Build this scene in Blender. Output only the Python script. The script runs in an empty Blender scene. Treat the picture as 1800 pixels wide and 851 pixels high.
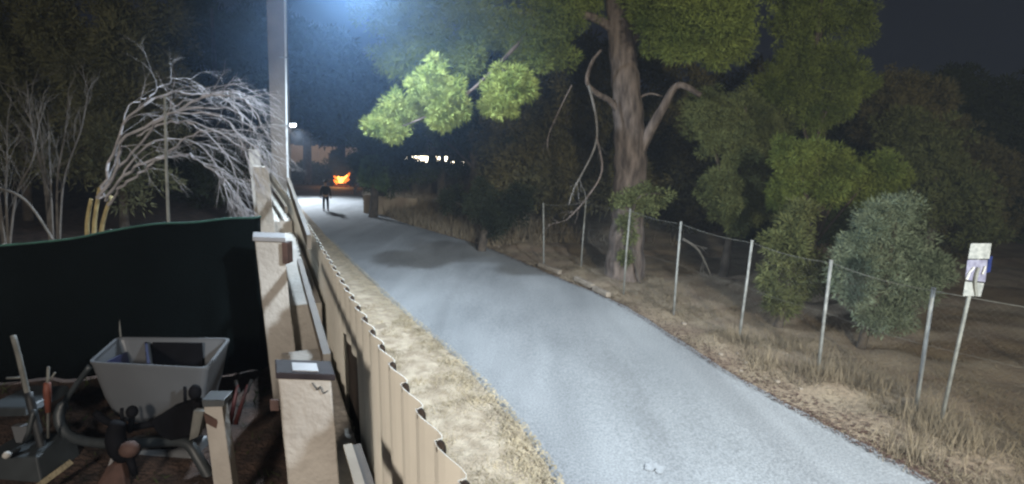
import bpy, bmesh, math, random
import numpy as np
from mathutils import Vector, Matrix, noise
random.seed(7); rng = np.random.default_rng(7)
R = math.radians
sc = bpy.context.scene
# ------------------------------------------------------------------ camera
CH = 3.5
F = 900.0
RM = Matrix.Rotation(R(90 - 9.3), 3, 'X') @ Matrix.Rotation(R(2.0), 3, 'Z')
cd = bpy.data.cameras.new('camera'); cam = bpy.data.objects.new('camera', cd)
sc.collection.objects.link(cam); sc.camera = cam
cam.matrix_world = Matrix.Translation((0, 0, CH)) @ RM.to_4x4()
cd.sensor_width = 36; cd.lens = 18; cd.clip_end = 2000; cd.clip_start = .05
# ------------------------------------------------------------------ world (night sky)
w = bpy.data.worlds.new('World'); sc.world = w; w.use_nodes = True
nt = w.node_tree; bg = nt.nodes['Background']
tc = nt.nodes.new('ShaderNodeTexCoord'); sp = nt.nodes.new('ShaderNodeSeparateXYZ')
cr = nt.nodes.new('ShaderNodeValToRGB')
nt.links.new(tc.outputs['Generated'], sp.inputs[0]); nt.links.new(sp.outputs['Z'], cr.inputs[0])
cr.color_ramp.elements[0].color = (.011, .0125, .017, 1)
cr.color_ramp.elements[1].color = (.0045, .0060, .012, 1); cr.color_ramp.elements[1].position = .5
nt.links.new(cr.outputs[0], bg.inputs[0]); bg.inputs[1].default_value = 1.0
# ------------------------------------------------------------------ lamps
def lamp(name, kind, loc, power, col, size=.2, aim=None, cone=None, blend=.5):
    l = bpy.data.lights.new(name, kind); l.energy = power; l.color = col
    l.shadow_soft_size = size
    o = bpy.data.objects.new(name, l); sc.collection.objects.link(o); o.location = loc
    if aim is not None:
        o.rotation_euler = (Vector(aim) - Vector(loc)).to_track_quat('-Z', 'Y').to_euler()
    if cone: l.spot_size = R(cone); l.spot_blend = blend
    return o
LAMP = (-3.0, 9.5, 7.0)
lamp('pole_light', 'SPOT', (LAMP[0], LAMP[1], LAMP[2] - .12), 4600, (.70, .85, 1), .12, (-1.6, 9.6, 0), 168, .5)
lamp('far_light', 'SPOT', (-14.9, 35.6, 4.9), 9000, (.80, .90, 1), .15, (-14.0, 34.5, 0), 130, .7)
lamp('road_light', 'SPOT', (6.8, -4.2, 7.5), 34000, (.79, .90, 1), .3, (.6, 8.6, 0), 50, 1.0)
lamp('tree_flood', 'SPOT', (3.4, -7, 6.0), 15500, (1, .95, .74), .25, (5.8, 14, 6.0), 72, .7)
lamp('house_light', 'SPOT', (-1.9, -3.7, 4.9), 2300, (1, .90, .79), .5, (-1.6, 5, 2.0), 110, .8)
lamp('left_tree_fill', 'SPOT', (-5.5, -5.0, 5.5), 4200, (1, .94, .80), .3, (-8.6, 14, 6.6), 62, .7)  # unseen lamp added to brighten the trees at the left
sc.view_settings.view_transform = 'Standard'; sc.view_settings.look = 'None'
sc.view_settings.exposure = 0.0; sc.view_settings.gamma = 1
sc.cycles.use_denoising = True
sc.cycles.filter_width = 2.4
sc.cycles.max_bounces = 5; sc.cycles.volume_bounces = 0
sc.cycles.transparent_max_bounces = 6
sc.cycles.sample_clamp_indirect = 3
# ------------------------------------------------------------------ pixel helpers (photo pixels 1800x851)
def ray(px, py):
    return RM @ Vector(((px - 900) / F, -(py - 425.5) / F, -1))
def P(px, py, Y):
    d = ray(px, py); return Vector((0, 0, CH)) + d * (Y / d.y)
def G(px, py, z=0.0):
    d = ray(px, py); return Vector((0, 0, CH)) + d * ((z - CH) / d.z)
# ------------------------------------------------------------------ materials
M = {}
def mat(name, col, rough=.8, var=.25, scale=6, bump=0., bscale=None, col2=None, spec=.3, metal=0., trans=0., emit=None, estr=0., stretch=None, detail=6):
    m = bpy.data.materials.new(name); m.use_nodes = True; t = m.node_tree
    b = t.nodes['Principled BSDF']
    b.inputs['Roughness'].default_value = rough; b.inputs['Metallic'].default_value = metal
    b.inputs['Specular IOR Level'].default_value = spec
    co = t.nodes.new('ShaderNodeTexCoord'); mp = t.nodes.new('ShaderNodeMapping')
    t.links.new(co.outputs['Object'], mp.inputs[0])
    if stretch: mp.inputs['Scale'].default_value = stretch
    n = t.nodes.new('ShaderNodeTexNoise'); n.inputs['Scale'].default_value = scale; n.inputs['Detail'].default_value = detail
    t.links.new(mp.outputs[0], n.inputs['Vector'])
    r = t.nodes.new('ShaderNodeValToRGB'); t.links.new(n.outputs[0], r.inputs[0])
    c2 = col2 if col2 else tuple(min(1, c * (1 + var)) for c in col)
    c1 = tuple(c * (1 - var) for c in col) if not col2 else col
    r.color_ramp.elements[0].position = .32; r.color_ramp.elements[1].position = .68
    r.color_ramp.elements[0].color = (*c1, 1); r.color_ramp.elements[1].color = (*c2, 1)
    t.links.new(r.outputs[0], b.inputs['Base Color'])
    if trans:
        b.inputs['Transmission Weight'].default_value = 0
        tr = t.nodes.new('ShaderNodeBsdfTranslucent'); mx = t.nodes.new('ShaderNodeMixShader'); mx.inputs[0].default_value = trans
        t.links.new(r.outputs[0], tr.inputs[0]); t.links.new(b.outputs[0], mx.inputs[1]); t.links.new(tr.outputs[0], mx.inputs[2])
        t.links.new(mx.outputs[0], t.nodes['Material Output'].inputs['Surface'])
    if bump:
        n2 = t.nodes.new('ShaderNodeTexNoise'); n2.inputs['Scale'].default_value = bscale or scale * 6; n2.inputs['Detail'].default_value = 8
        t.links.new(mp.outputs[0], n2.inputs['Vector'])
        bp = t.nodes.new('ShaderNodeBump'); bp.inputs['Strength'].default_value = bump; bp.inputs['Distance'].default_value = .05
        t.links.new(n2.outputs[0], bp.inputs['Height']); t.links.new(bp.outputs[0], b.inputs['Normal'])
    if emit:
        b.inputs['Emission Color'].default_value = (*emit, 1); b.inputs['Emission Strength'].default_value = estr
    M[name] = m; return m
mat('dirt', (.12, .085, .06), .95, scale=1.3, bump=.8, bscale=14, col2=(.19, .15, .105))
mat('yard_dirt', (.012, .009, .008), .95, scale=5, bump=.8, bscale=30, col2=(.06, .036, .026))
mat('straw', (.29, .235, .155), .9, .35, 3, trans=.2)
mat('straw_dark', (.135, .108, .074), .9, .4, 3, trans=.2)
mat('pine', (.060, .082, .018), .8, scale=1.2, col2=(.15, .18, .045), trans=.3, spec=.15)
mat('pine_lit', (.10, .135, .03), .8, scale=2.5, col2=(.24, .275, .075), trans=.3, spec=.15)  # paler copy of the pine leaf, lamp light put into the colour
mat('pine_drab', (.065, .078, .030), .8, scale=1.2, col2=(.135, .15, .06), trans=.3, spec=.12)
mat('pine_grey', (.055, .075, .040), .8, scale=1.2, col2=(.10, .13, .07), trans=.25, spec=.15)
mat('dark_leaf', (.018, .026, .012), .85, scale=.8, col2=(.05, .062, .025), trans=.2, spec=.1)
mat('black_leaf', (.006, .009, .006), .9, scale=.8, col2=(.018, .022, .012), trans=.1, spec=.05)
mat('brown_leaf', (.05, .05, .026), .85, scale=.5, col2=(.125, .105, .05), trans=.2, spec=.1)
mat('mid_leaf', (.06, .062, .032), .85, scale=.6, col2=(.13, .125, .065), trans=.2, spec=.1)
mat('scuff', (.19, .195, .20), .9, .15, 20)
mat('olive_dim', (.05, .058, .022), .8, scale=3, col2=(.11, .12, .05), trans=.2, spec=.1)
mat('olive_leaf', (.07, .095, .065), .7, scale=3, col2=(.18, .215, .15), trans=.2, spec=.2)
mat('bush_leaf', (.045, .075, .025), .8, scale=3, col2=(.10, .15, .06), trans=.25, spec=.15)
mat('bark', (.030, .022, .019), .95, scale=7, bump=1.0, bscale=14, col2=(.115, .09, .078), stretch=(1, 1, .25))
mat('dark_bark', (.05, .04, .032), .95, .4, 4, bump=.8)
mat('dead_wood', (.19, .18, .185), .85, .25, 6)
mat('grey_twig', (.075, .068, .062), .9, .3, 6)
mat('yellow_wood', (.22, .175, .085), .8, .25, 10, bump=.3)
mat('concrete', (.080, .066, .055), .9, .16, 2.2, bump=.3, bscale=25)
mat('conduit', (.42, .43, .44), .5, .1, 5, metal=.2)
mat('galv', (.13, .132, .126), .65, .3, 9)
mat('galv_old', (.11, .11, .10), .7, .3, 7)
mat('pillar', (.225, .205, .18), .9, scale=2.5, bump=.4, bscale=18, col2=(.31, .29, .26), detail=10)
mat('sheet', (.54, .515, .45), .55, .10, 1.3, bump=.06, bscale=4, spec=.35)
mat('rail', (.075, .06, .045), .7, .2, 5)
mat('rail_edge', (.30, .27, .22), .7, .15, 5)
mat('fence_shade', (.022, .015, .011), .95, .4, 4)  # dark brown that stands in for shade at the fence
mat('tile', (.022, .018, .020), .7, .35, 7, spec=.12)
mat('tile_pale', (.16, .155, .155), .5, .15, 7)
mat('net', (.0018, .0030, .0032), .95, .25, 1.0, bump=.3, bscale=60, spec=.03)
mat('net_hem', (.015, .05, .04), .8, .25, 9)
mat('tub', (.070, .073, .077), .45, .06, 3, spec=.4)
mat('tub_inside', (.05, .055, .07), .6, .2, 3)
mat('divider_shade_blue', (.008, .010, .035), .5, .2, 3)  # divider colour, also the shadow painted on the tub's inner wall
mat('tube', (.022, .026, .028), .5, .25, 6, spec=.4)
mat('black', (.003, .003, .004), .8, .3, 8, spec=.08)
mat('charcoal', (.012, .013, .014), .6, .3, 8)
mat('orange', (.11, .035, .022), .6, .2, 10)
mat('red', (.035, .008, .008), .6, .3, 8)
mat('rust', (.045, .024, .018), .8, .3, 10)
mat('white_paint', (.30, .29, .27), .6, .12, 10)
mat('plank', (.20, .17, .11), .85, .25, 9, bump=.3)
mat('tan_wall', (.34, .25, .17), .9, .12, .5)
mat('stone', (.15, .125, .10), .9, .2, 8, bump=.5)
mat('sign_back', (.27, .27, .255), .55, scale=16, col2=(.14, .145, .14), metal=.2)
mat('sign_lav', (.20, .195, .25), .5, scale=20, col2=(.12, .115, .16), metal=.2)
mat('sign_blue', (.004, .010, .06), .5, .2, 10)
mat('cloth_dark', (.020, .024, .026), .9, .25, 20)
mat('trouser', (.014, .016, .024), .9, .25, 20)
mat('skin', (.40, .26, .19), .6, .08, 20)
mat('hair', (.015, .012, .010), .8, .2, 30)
mat('wall_render', (.16, .14, .12), .9, .2, 1)
mat('roof_tile', (.12, .06, .04), .9, .2, 3)
mat('window_lit', (.8, .75, .6), .5, .02, 3, emit=(1, .86, .62), estr=14)
mat('lamp_glass', (.9, .9, .9), .5, .02, 3, emit=(.85, .93, 1), estr=20)
mat('flame_core', (1, .55, .12), .6, .05, 3, emit=(1, .50, .12), estr=2.6)
mat('flame_edge', (1, .3, .04), .6, .05, 3, emit=(1, .24, .03), estr=1.1)
mat('ember', (.05, .02, .01), .9, .3, 5, emit=(1, .15, .02), estr=.10)
def road_material():
    m = mat('asphalt', (.125, .13, .135), .85, scale=.45, bump=.35, bscale=70, col2=(.205, .21, .215), stretch=(1, .45, 1))
    t = m.node_tree; b = t.nodes['Principled BSDF']
    src = b.inputs['Base Color'].links[0].from_socket
    co = t.nodes.new('ShaderNodeTexCoord')
    n = t.nodes.new('ShaderNodeTexNoise'); n.inputs['Scale'].default_value = 38; n.inputs['Detail'].default_value = 4
    t.links.new(co.outputs['Object'], n.inputs['Vector'])
    r = t.nodes.new('ShaderNodeValToRGB'); t.links.new(n.outputs[0], r.inputs[0])
    r.color_ramp.elements[0].position = .3; r.color_ramp.elements[0].color = (.66, .66, .66, 1)
    r.color_ramp.elements[1].position = .7; r.color_ramp.elements[1].color = (1.22, 1.22, 1.22, 1)
    mx = t.nodes.new('ShaderNodeMix'); mx.data_type = 'RGBA'; mx.blend_type = 'MULTIPLY'; mx.inputs[0].default_value = 1
    t.links.new(src, mx.inputs[6]); t.links.new(r.outputs[0], mx.inputs[7])
    # worn pale tyre tracks / dusty patches along the road
    n3 = t.nodes.new('ShaderNodeTexNoise'); n3.inputs['Scale'].default_value = .9; n3.inputs['Detail'].default_value = 5; n3.inputs['Distortion'].default_value = .6
    mp = t.nodes.new('ShaderNodeMapping'); mp.inputs['Rotation'].default_value = (0, 0, R(-28)); mp.inputs['Scale'].default_value = (1.2, .16, 1)
    t.links.new(co.outputs['Object'], mp.inputs[0]); t.links.new(mp.outputs[0], n3.inputs['Vector'])
    r3 = t.nodes.new('ShaderNodeValToRGB'); t.links.new(n3.outputs[0], r3.inputs[0])
    r3.color_ramp.elements[0].position = .40; r3.color_ramp.elements[0].color = (.90, .895, .89, 1)
    r3.color_ramp.elements[1].position = .62; r3.color_ramp.elements[1].color = (1.08, 1.08, 1.07, 1)
    m2 = t.nodes.new('ShaderNodeMix'); m2.data_type = 'RGBA'; m2.blend_type = 'MULTIPLY'; m2.inputs[0].default_value = 1
    t.links.new(mx.outputs[2], m2.inputs[6]); t.links.new(r3.outputs[0], m2.inputs[7])
    t.links.new(m2.outputs[2], b.inputs['Base Color'])
road_material()
# ------------------------------------------------------------------ object helpers
def tag(o, label=None, cat=None, group=None, kind=None):
    if label: o['label'] = label
    if cat: o['category'] = cat
    if group: o['group'] = group
    if kind: o['kind'] = kind
    return o
def empty(name, loc=(0, 0, 0), label=None, cat=None, group=None):
    o = bpy.data.objects.new(name, None); sc.collection.objects.link(o); o.location = loc
    o.empty_display_size = .1
    bpy.context.view_layer.update()
    return tag(o, label, cat, group)
def link(name, me, m=None, parent=None):
    o = bpy.data.objects.new(name, me); sc.collection.objects.link(o)
    if m: me.materials.append(M[m])
    if parent is not None:
        o.parent = parent
        o.matrix_parent_inverse = root_inv(parent)
    return o
def root_inv(p):
    mw = Matrix.Identity(4); q = p; chain = []
    while q: chain.append(q); q = q.parent
    mw = Matrix.Identity(4)
    for q in reversed(chain):
        mw = mw @ q.matrix_parent_inverse @ Matrix.Translation(q.location)
    return mw.inverted()
def raw(name, V, Fc, m, parent=None, smooth=False):
    me = bpy.data.meshes.new(name); me.from_pydata([tuple(v) for v in V], [], Fc); me.update()
    if smooth: me.polygons.foreach_set('use_smooth', [True] * len(me.polygons))
    return link(name, me, m, parent)
class MB:
    def __init__(s): s.v = []; s.f = []
    def add(s, V, Fc):
        k = len(s.v); s.v += [Vector(v) for v in V]; s.f += [tuple(i + k for i in f) for f in Fc]
    def box(s, c, size, rot=None):
        h = Vector(size) / 2; V = []
        for x in (-1, 1):
            for y in (-1, 1):
                for z in (-1, 1):
                    v = Vector((x * h.x, y * h.y, z * h.z))
                    if rot is not None: v = rot @ v
                    V.append(v + Vector(c))
        s.add(V, [(0, 1, 3, 2), (4, 6, 7, 5), (0, 4, 5, 1), (2, 3, 7, 6), (0, 2, 6, 4), (1, 5, 7, 3)])
    def hexa(s, b, t):     # b,t: 4 points each, same winding
        s.add(list(b) + list(t), [(3, 2, 1, 0), (4, 5, 6, 7)] + [(i, (i + 1) % 4, 4 + (i + 1) % 4, 4 + i) for i in range(4)])
    def tube(s, pts, rad, n=8, cap=True):
        pts = [Vector(p) for p in pts]
        if not hasattr(rad, '__len__'): rad = [rad] * len(pts)
        V = []; up = Vector((.13, .31, .94))
        prev = None
        for i, p in enumerate(pts):
            d = (pts[min(i + 1, len(pts) - 1)] - pts[max(i - 1, 0)])
            d = d.normalized() if d.length > 1e-9 else Vector((0, 0, 1))
            a = (prev if prev else (up if abs(d.dot(up)) < .9 else Vector((1, 0, 0))))
            a = (a - d * a.dot(d)); a = a.normalized() if a.length > 1e-6 else d.orthogonal().normalized(); prev = a
            b = d.cross(a)
            for k in range(n):
                th = 2 * math.pi * k / n
                V.append(p + (a * math.cos(th) + b * math.sin(th)) * rad[i])
        Fc = [(i * n + k, i * n + (k + 1) % n, (i + 1) * n + (k + 1) % n, (i + 1) * n + k) for i in range(len(pts) - 1) for k in range(n)]
        if cap: Fc += [tuple(reversed(range(n))), tuple(range((len(pts) - 1) * n, len(pts) * n))]
        s.add(V, Fc)
    def ball(s, c, r, seg=10, ring=7, jit=0):
        r = Vector(r) if hasattr(r, '__len__') else Vector((r, r, r)); V = [Vector(c) + Vector((0, 0, r.z))]
        for i in range(1, ring):
            a = math.pi * i / ring
            for k in range(seg):
                b = 2 * math.pi * k / seg; q = 1 + random.uniform(-jit, jit)
                V.append(Vector(c) + Vector((r.x * math.sin(a) * math.cos(b), r.y * math.sin(a) * math.sin(b), r.z * math.cos(a))) * q if False else Vector(c) + Vector((r.x * math.sin(a) * math.cos(b) * q, r.y * math.sin(a) * math.sin(b) * q, r.z * math.cos(a) * q)))
        V.append(Vector(c) - Vector((0, 0, r.z)))
        Fc = [(0, 1 + k, 1 + (k + 1) % seg) for k in range(seg)]
        for i in range(ring - 2):
            for k in range(seg):
                a = 1 + i * seg + k; b = 1 + i * seg + (k + 1) % seg
                Fc.append((a, a + seg, b + seg, b))
        L = len(V) - 1; o = 1 + (ring - 2) * seg
        Fc += [(L, o + (k + 1) % seg, o + k) for k in range(seg)]
        s.add(V, Fc)
    def build(s, name, m, parent=None, smooth=False, bevel=0):
        o = raw(name, s.v, s.f, m, parent, smooth)
        if bevel:
            b = o.modifiers.new('bevel', 'BEVEL'); b.width = bevel; b.segments = 2; b.limit_method = 'ANGLE'
        return o
def smooth_path(pts, n=6):
    pts = [Vector(p) for p in pts]; out = []
    for i in range(len(pts) - 1):
        p0 = pts[max(i - 1, 0)]; p1 = pts[i]; p2 = pts[i + 1]; p3 = pts[min(i + 2, len(pts) - 1)]
        for k in range(n):
            t = k / n
            out.append(.5 * ((2 * p1) + (p2 - p0) * t + (2 * p0 - 5 * p1 + 4 * p2 - p3) * t * t + (3 * p1 - p0 - 3 * p2 + p3) * t ** 3))
    out.append(pts[-1]); return out
def tri_mesh(name, tri, m, parent=None):
    """tri: (n,3,3) array -> mesh of loose triangles"""
    n = len(tri); me = bpy.data.meshes.new(name)
    me.vertices.add(n * 3); me.vertices.foreach_set('co', tri.astype(np.float32).ravel())
    me.loops.add(n * 3); me.loops.foreach_set('vertex_index', np.arange(n * 3, dtype=np.int32))
    me.polygons.add(n); me.polygons.foreach_set('loop_start', np.arange(0, n * 3, 3, dtype=np.int32))
    me.update(calc_edges=True); me.validate()
    return link(name, me, m, parent)
def unit(n):
    v = rng.normal(size=(n, 3)); return v / np.linalg.norm(v, axis=1, keepdims=True)
def foliage(name, blobs, m, parent, tuft=.22, leaf=.13, wid=.035, per=26, dens=9., fill=.12, droop=0., sub=11):
    """blobs: (centre, (rx,ry,rz)). Tufts of leaf blades over and inside every blob."""
    out = []
    if sub:
        nb = []
        for c, r in blobs:
            r = np.array(r if hasattr(r, '__len__') else (r, r, r), float); c = np.array(c, float)
            for d_ in unit(sub): nb.append((c + d_ * r * rng.uniform(.6, .9), r * rng.uniform(.24, .40)))
            nb.append((c, r * .5))
        blobs = nb
    for c, r in blobs:
        r = np.array(r if hasattr(r, '__len__') else (r, r, r), float); c = np.array(c, float)
        area = 4 * math.pi * ((r[0] * r[1]) ** 1.6 / 3 + (r[0] * r[2]) ** 1.6 / 3 + (r[1] * r[2]) ** 1.6 / 3) ** (1 / 1.6)
        nt_ = max(5, int(area * dens))
        d = unit(nt_); rad = np.where(rng.random(nt_) < fill, rng.uniform(.3, .8, nt_), rng.uniform(.82, 1.1, nt_))
        lump = 1 + .16 * np.sin(d[:, 0] * 5.1 + c[0] * 3) * np.cos(d[:, 2] * 4.3 + c[1] * 2) + .10 * np.sin(d[:, 1] * 9 + d[:, 2] * 7)
        tcn = c + d * r * (rad * lump)[:, None]
        k = per
        base = np.repeat(tcn, k, 0); od = np.repeat(d, k, 0)
        ld = od * .55 + unit(len(base)); ld[:, 2] += .15 - droop
        ld /= np.linalg.norm(ld, axis=1, keepdims=True)
        st = base + ld * (tuft * rng.random(len(base)) ** .6)[:, None]
        sd = np.cross(ld, unit(len(base))); sd /= np.linalg.norm(sd, axis=1, keepdims=True) + 1e-9
        L = (leaf * rng.uniform(.6, 1.3, len(base)))[:, None]; W = (wid * rng.uniform(.6, 1.3, len(base)))[:, None]
        out.append(np.stack([st - sd * W, st + sd * W, st + ld * L], 1))
    return tri_mesh(name, np.concatenate(out), m, parent)
def B(px, py, Y, rpx, sq=1., dp=1.):
    r = rpx / F * Y; return (P(px, py, Y), (r, r * dp, r * sq))
# ------------------------------------------------------------------ SETTING
# road edges, from points on the ground plane
RE = [(1930, 1000), (1650, 851), (1430, 735), (1275, 650), (1100, 540), (980, 488), (850, 434), (760, 407), (690, 385), (648, 362), (640, 345), (660, 326)]
LE = [(1010, 1000), (965, 860), (890, 740), (790, 630), (690, 540), (615, 465), (578, 425), (552, 395), (530, 370), (512, 352), (495, 338), (470, 318)]
re_ = smooth_path([G(*p) for p in RE], 8); le_ = smooth_path([G(*p) for p in LE], 8)
V = []; Fc = []
NX = 10
first_l = le_[0] + (le_[0] - le_[4]).normalized() * 6; first_r = re_[0] + (re_[0] - re_[4]).normalized() * 6
le_ = [first_l] + le_; re_ = [first_r] + re_
# extend the far end past the last bend
le_.append(le_[-1] + Vector((-6, 14, 0))); re_.append(re_[-1] + Vector((-3, 16, 0)))
for i, (a, b) in enumerate(zip(le_, re_)):
    ja = .05 * noise.noise(Vector((i * .9, 0, 0))) + .015 * random.uniform(-1, 1)
    jb = .07 * noise.noise(Vector((i * .8, 7, 0))) + .03 * random.uniform(-1, 1)
    d = (b - a).normalized(); a = a + d * ja; b = b + d * jb
    for k in range(NX + 1):
        t = k / NX; p = a.lerp(b, t); V.append((p.x, p.y, .012 + .03 * math.sin(math.pi * t)))
n_ = NX + 1
for i in range(len(le_) - 1):
    for k in range(NX): Fc.append((i * n_ + k, i * n_ + k + 1, (i + 1) * n_ + k + 1, (i + 1) * n_ + k))
tag(raw('road', V, Fc, 'asphalt', smooth=True), 'narrow grey asphalt lane running away from the camera', kind='structure')
def road_x(y, edge):
    for i in range(len(edge) - 1):
        a, b = edge[i], edge[i + 1]
        if (a.y - y) * (b.y - y) <= 0 and abs(a.y - b.y) > 1e-6:
            return a.x + (b.x - a.x) * (y - a.y) / (b.y - a.y)
    return edge[-1].x if y > edge[-1].y else edge[0].x
def ground_h(x, y):
    h = .05 * noise.noise(Vector((x * .6, y * .6, 0)))
    rx = road_x(y, re_); lx = road_x(y, le_)
    if x > rx:
        dd = x - rx; h += .10 * min(1, dd / 1.2) + .09 * noise.noise(Vector((x * 1.3, y * 1.3, 3))) * min(1, dd / .6) + .012 * max(0, dd - 3)
        if 19 < y < 42: h += .5 * math.exp(-((y - 28) / 7) ** 2) * min(1, dd / 2.5)
    elif x < lx:
        h += .05 * min(1, (lx - x) / .8)
    else:
        e = min(x - lx, rx - x); h -= .12 * min(1, e / .4)
    return max(h, -.14) if (x > rx or x < lx) else min(h, -.0) - .02
def axis(a, b, fine, lo, hi, coarse):
    out = []; x = a
    while x < b:
        out.append(x); 
        d = 0 if lo <= x <= hi else min(abs(x - lo), abs(x - hi))
        x += fine + d * coarse
    out.append(b); return out
xs = axis(-250, 300, .22, -8, 14, .12); ys = axis(-8, 420, .22, 2, 20, .07)
V = [(x, y, ground_h(x, y)) for y in ys for x in xs]; nx = len(xs)
Fc = [(j * nx + i, j * nx + i + 1, (j + 1) * nx + i + 1, (j + 1) * nx + i) for j in range(len(ys) - 1) for i in range(nx - 1)]
tag(raw('ground', V, Fc, 'dirt', smooth=True), 'bare brown dirt and trodden verge beside the lane', kind='structure')
# fence line
mat('verge_straw', (.19, .145, .10), .95, scale=5.5, bump=.8, bscale=26, col2=(.34, .28, .205), detail=14)
def verge_strip():
    V = []; Fc = []; ys_ = axis(-4, 40, .14, 1, 12, .1); K_ = 14
    for y in ys_:
        x0 = .575 - .489 * y - (.33 * max(0, min(1, (y - 8) / 4.5))) + .0; x1 = road_x(y, le_) + .10 + .10 * noise.noise(Vector((y * 1.4, 4, 0))) + .04 * noise.noise(Vector((y * 6, 4, 0)))
        for k in range(K_ + 1):
            t = k / K_; x = x0 + (x1 - x0) * t
            z = .075 + .035 * noise.noise(Vector((x * 2.2, y * 2.2, 8))) + .02 * noise.noise(Vector((x * 7, y * 7, 8)))
            V.append((x, y, z * min(1, (1 - t) * 6) + .02 * (t > .9) if t > .84 else z))
    n = K_ + 1
    for j in range(len(ys_) - 1):
        for k in range(K_): Fc.append((j * n + k, j * n + k + 1, (j + 1) * n + k + 1, (j + 1) * n + k))
    tag(raw('verge', V, Fc, 'verge_straw', smooth=True), 'pale trodden verge strip between the fence and the lane', kind='structure')
verge_strip()
def fx(y): return .575 - .489 * y - (.33 * max(0, min(1, (y - 8) / 4.5)))
def ftop(y):
    pts = [(-2, 2.5), (8, 2.53), (10.5, 2.75), (13, 2.98), (20, 3.35), (34, 4.0)]
    for (a, za), (b, zb) in zip(pts, pts[1:]):
        if y <= b: return za + (zb - za) * (y - a) / (b - a)
    return pts[-1][1]
# raised yard
YZ = 1.0
V = []; Fc = []; yy = axis(-6, 34, .3, 2, 8, .2); K = 24
for y in yy:
    for k in range(K + 1):
        t = k / K; x = fx(y) - .30 - (t ** 1.6) * 40
        V.append((x, y, YZ + .05 * noise.noise(Vector((x * 1.5, y * 1.5, 1))) + (.0 if k else 0) + .02 * max(0, y - 6)))
n_ = K + 1
Fc = [(j * n_ + i + 1, j * n_ + i, (j + 1) * n_ + i, (j + 1) * n_ + i + 1) for j in range(len(yy) - 1) for i in range(K)]
for j in range(len(yy) - 1):   # retaining face
    a = len(V); p, q = V[j * n_], V[(j + 1) * n_]
    V += [(p[0], p[1], -.3), (q[0], q[1], -.3)]; Fc.append((j * n_, a, a + 1, (j + 1) * n_))
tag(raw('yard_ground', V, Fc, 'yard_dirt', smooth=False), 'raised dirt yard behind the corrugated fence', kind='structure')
# distant hill
V = []; Fc = []; A = 60; Bn = 8
for i in range(A + 1):
    th = math.pi * (-.42 + .84 * i / A)
    for j in range(Bn + 1):
        rr = 95 + 14 * j
        hgt = 0 if j == 0 else (3.2 * j ** .9) * (.8 + .7 * noise.noise(Vector((th * 3, j * .3, 5)))) * (1.2 if th < -.12 else .55)
        V.append((math.sin(th) * rr, math.cos(th) * rr, hgt - .1))
n_ = Bn + 1
Fc = [(i * n_ + j, (i + 1) * n_ + j, (i + 1) * n_ + j + 1, i * n_ + j + 1) for i in range(A) for j in range(Bn)]
tag(raw('hill', V, Fc, 'dark_leaf', smooth=True), 'dark hill behind the end of the lane', kind='structure')
# ------------------------------------------------------------------ corrugated fence
fence = empty('corrugated_fence', (fx(4), 4, 0), 'tall beige corrugated metal fence running beside the lane', 'fence')
nrm = Vector((1, .489, 0)).normalized(); tan_ = Vector((-.489, 1, 0)).normalized()
PITCH = .245
def build_sheet(y0, y1, prof, hole=None, jz=0):
    V = []; Fc = []; y = y0; i = 0; cols = []
    L = PITCH * tan_.y
    while y < y1 - 1e-6:
        for u, off in prof: cols.append((y + u * L, off))
        y += L
    cols.append((y, prof[0][1]))
    for (cy, off) in cols:
        lean = .05
        p = Vector((fx(cy), cy, 0)) + nrm * off
        zt = ftop(cy) + jz 
        zs = [0.02, 1.42, 2.12, zt]
        for z in zs: V.append((p.x - lean * z * .55 + .06, p.y, z))
    for i in range(len(cols) - 1):
        for k in range(3):
            if hole and k == 1 and hole[0] < cols[i][0] < hole[1]: continue
            Fc.append((i * 4 + k, i * 4 + k + 1, (i + 1) * 4 + k + 1, (i + 1) * 4 + k))
    return V, Fc, cols[-1][0]
prof = [(0, 0), (.03, .030), (.10, .035), (.25, .032), (.42, .021), (.60, .009), (.80, 0)]
edges = [-1.2]; y = -1.2; Lp = PITCH * tan_.y
counts = [5, 5, 5, 5, 5, 5, 5, 5, 5, 6, 8, 10, 14, 20, 24]
for c in counts: edges.append(edges[-1] + c * Lp)
HOLE = (3.25, 3.78)
for i in range(len(counts)):
    V, Fc, _ = build_sheet(edges[i], edges[i + 1] + (.0), prof, HOLE, jz=0)
    o = raw('sheet', V, Fc, 'sheet', fence)
    s = o.modifiers.new('thick', 'SOLIDIFY'); s.thickness = .004; s.offset = 1
mb = MB(); 
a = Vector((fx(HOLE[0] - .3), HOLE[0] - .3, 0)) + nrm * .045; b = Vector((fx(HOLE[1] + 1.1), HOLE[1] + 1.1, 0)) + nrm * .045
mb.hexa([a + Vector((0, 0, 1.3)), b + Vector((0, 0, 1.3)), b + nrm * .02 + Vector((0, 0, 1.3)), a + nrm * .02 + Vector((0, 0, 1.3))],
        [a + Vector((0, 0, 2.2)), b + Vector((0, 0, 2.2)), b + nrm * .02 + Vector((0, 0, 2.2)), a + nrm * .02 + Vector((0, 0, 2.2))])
mb.build('hole_shade', 'fence_shade', fence)  # dark sheet put in for the shade seen through the hole
rb = MB(); rb.ball((0, 0, 0), (.017, .030, .030), 10, 8); rb.v = [tan_ * (v.y - .032) + nrm * (v.x + .012) + Vector((0, 0, v.z - .014)) for v in rb.v]  # dark plugs put in for the shaded notches along the sheet tops
rbo = rb.build('notch_shade', 'fence_shade', fence); k = 0; y = -1.2 + Lp * 8
while y < 13 and k < 60:
    q = rbo if k == 0 else rbo.copy()
    if k: sc.collection.objects.link(q)
    q.location = (fx(y) - .05 * ftop(y) * .55 + .06, y, ftop(y)); y += Lp; k += 1
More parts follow.
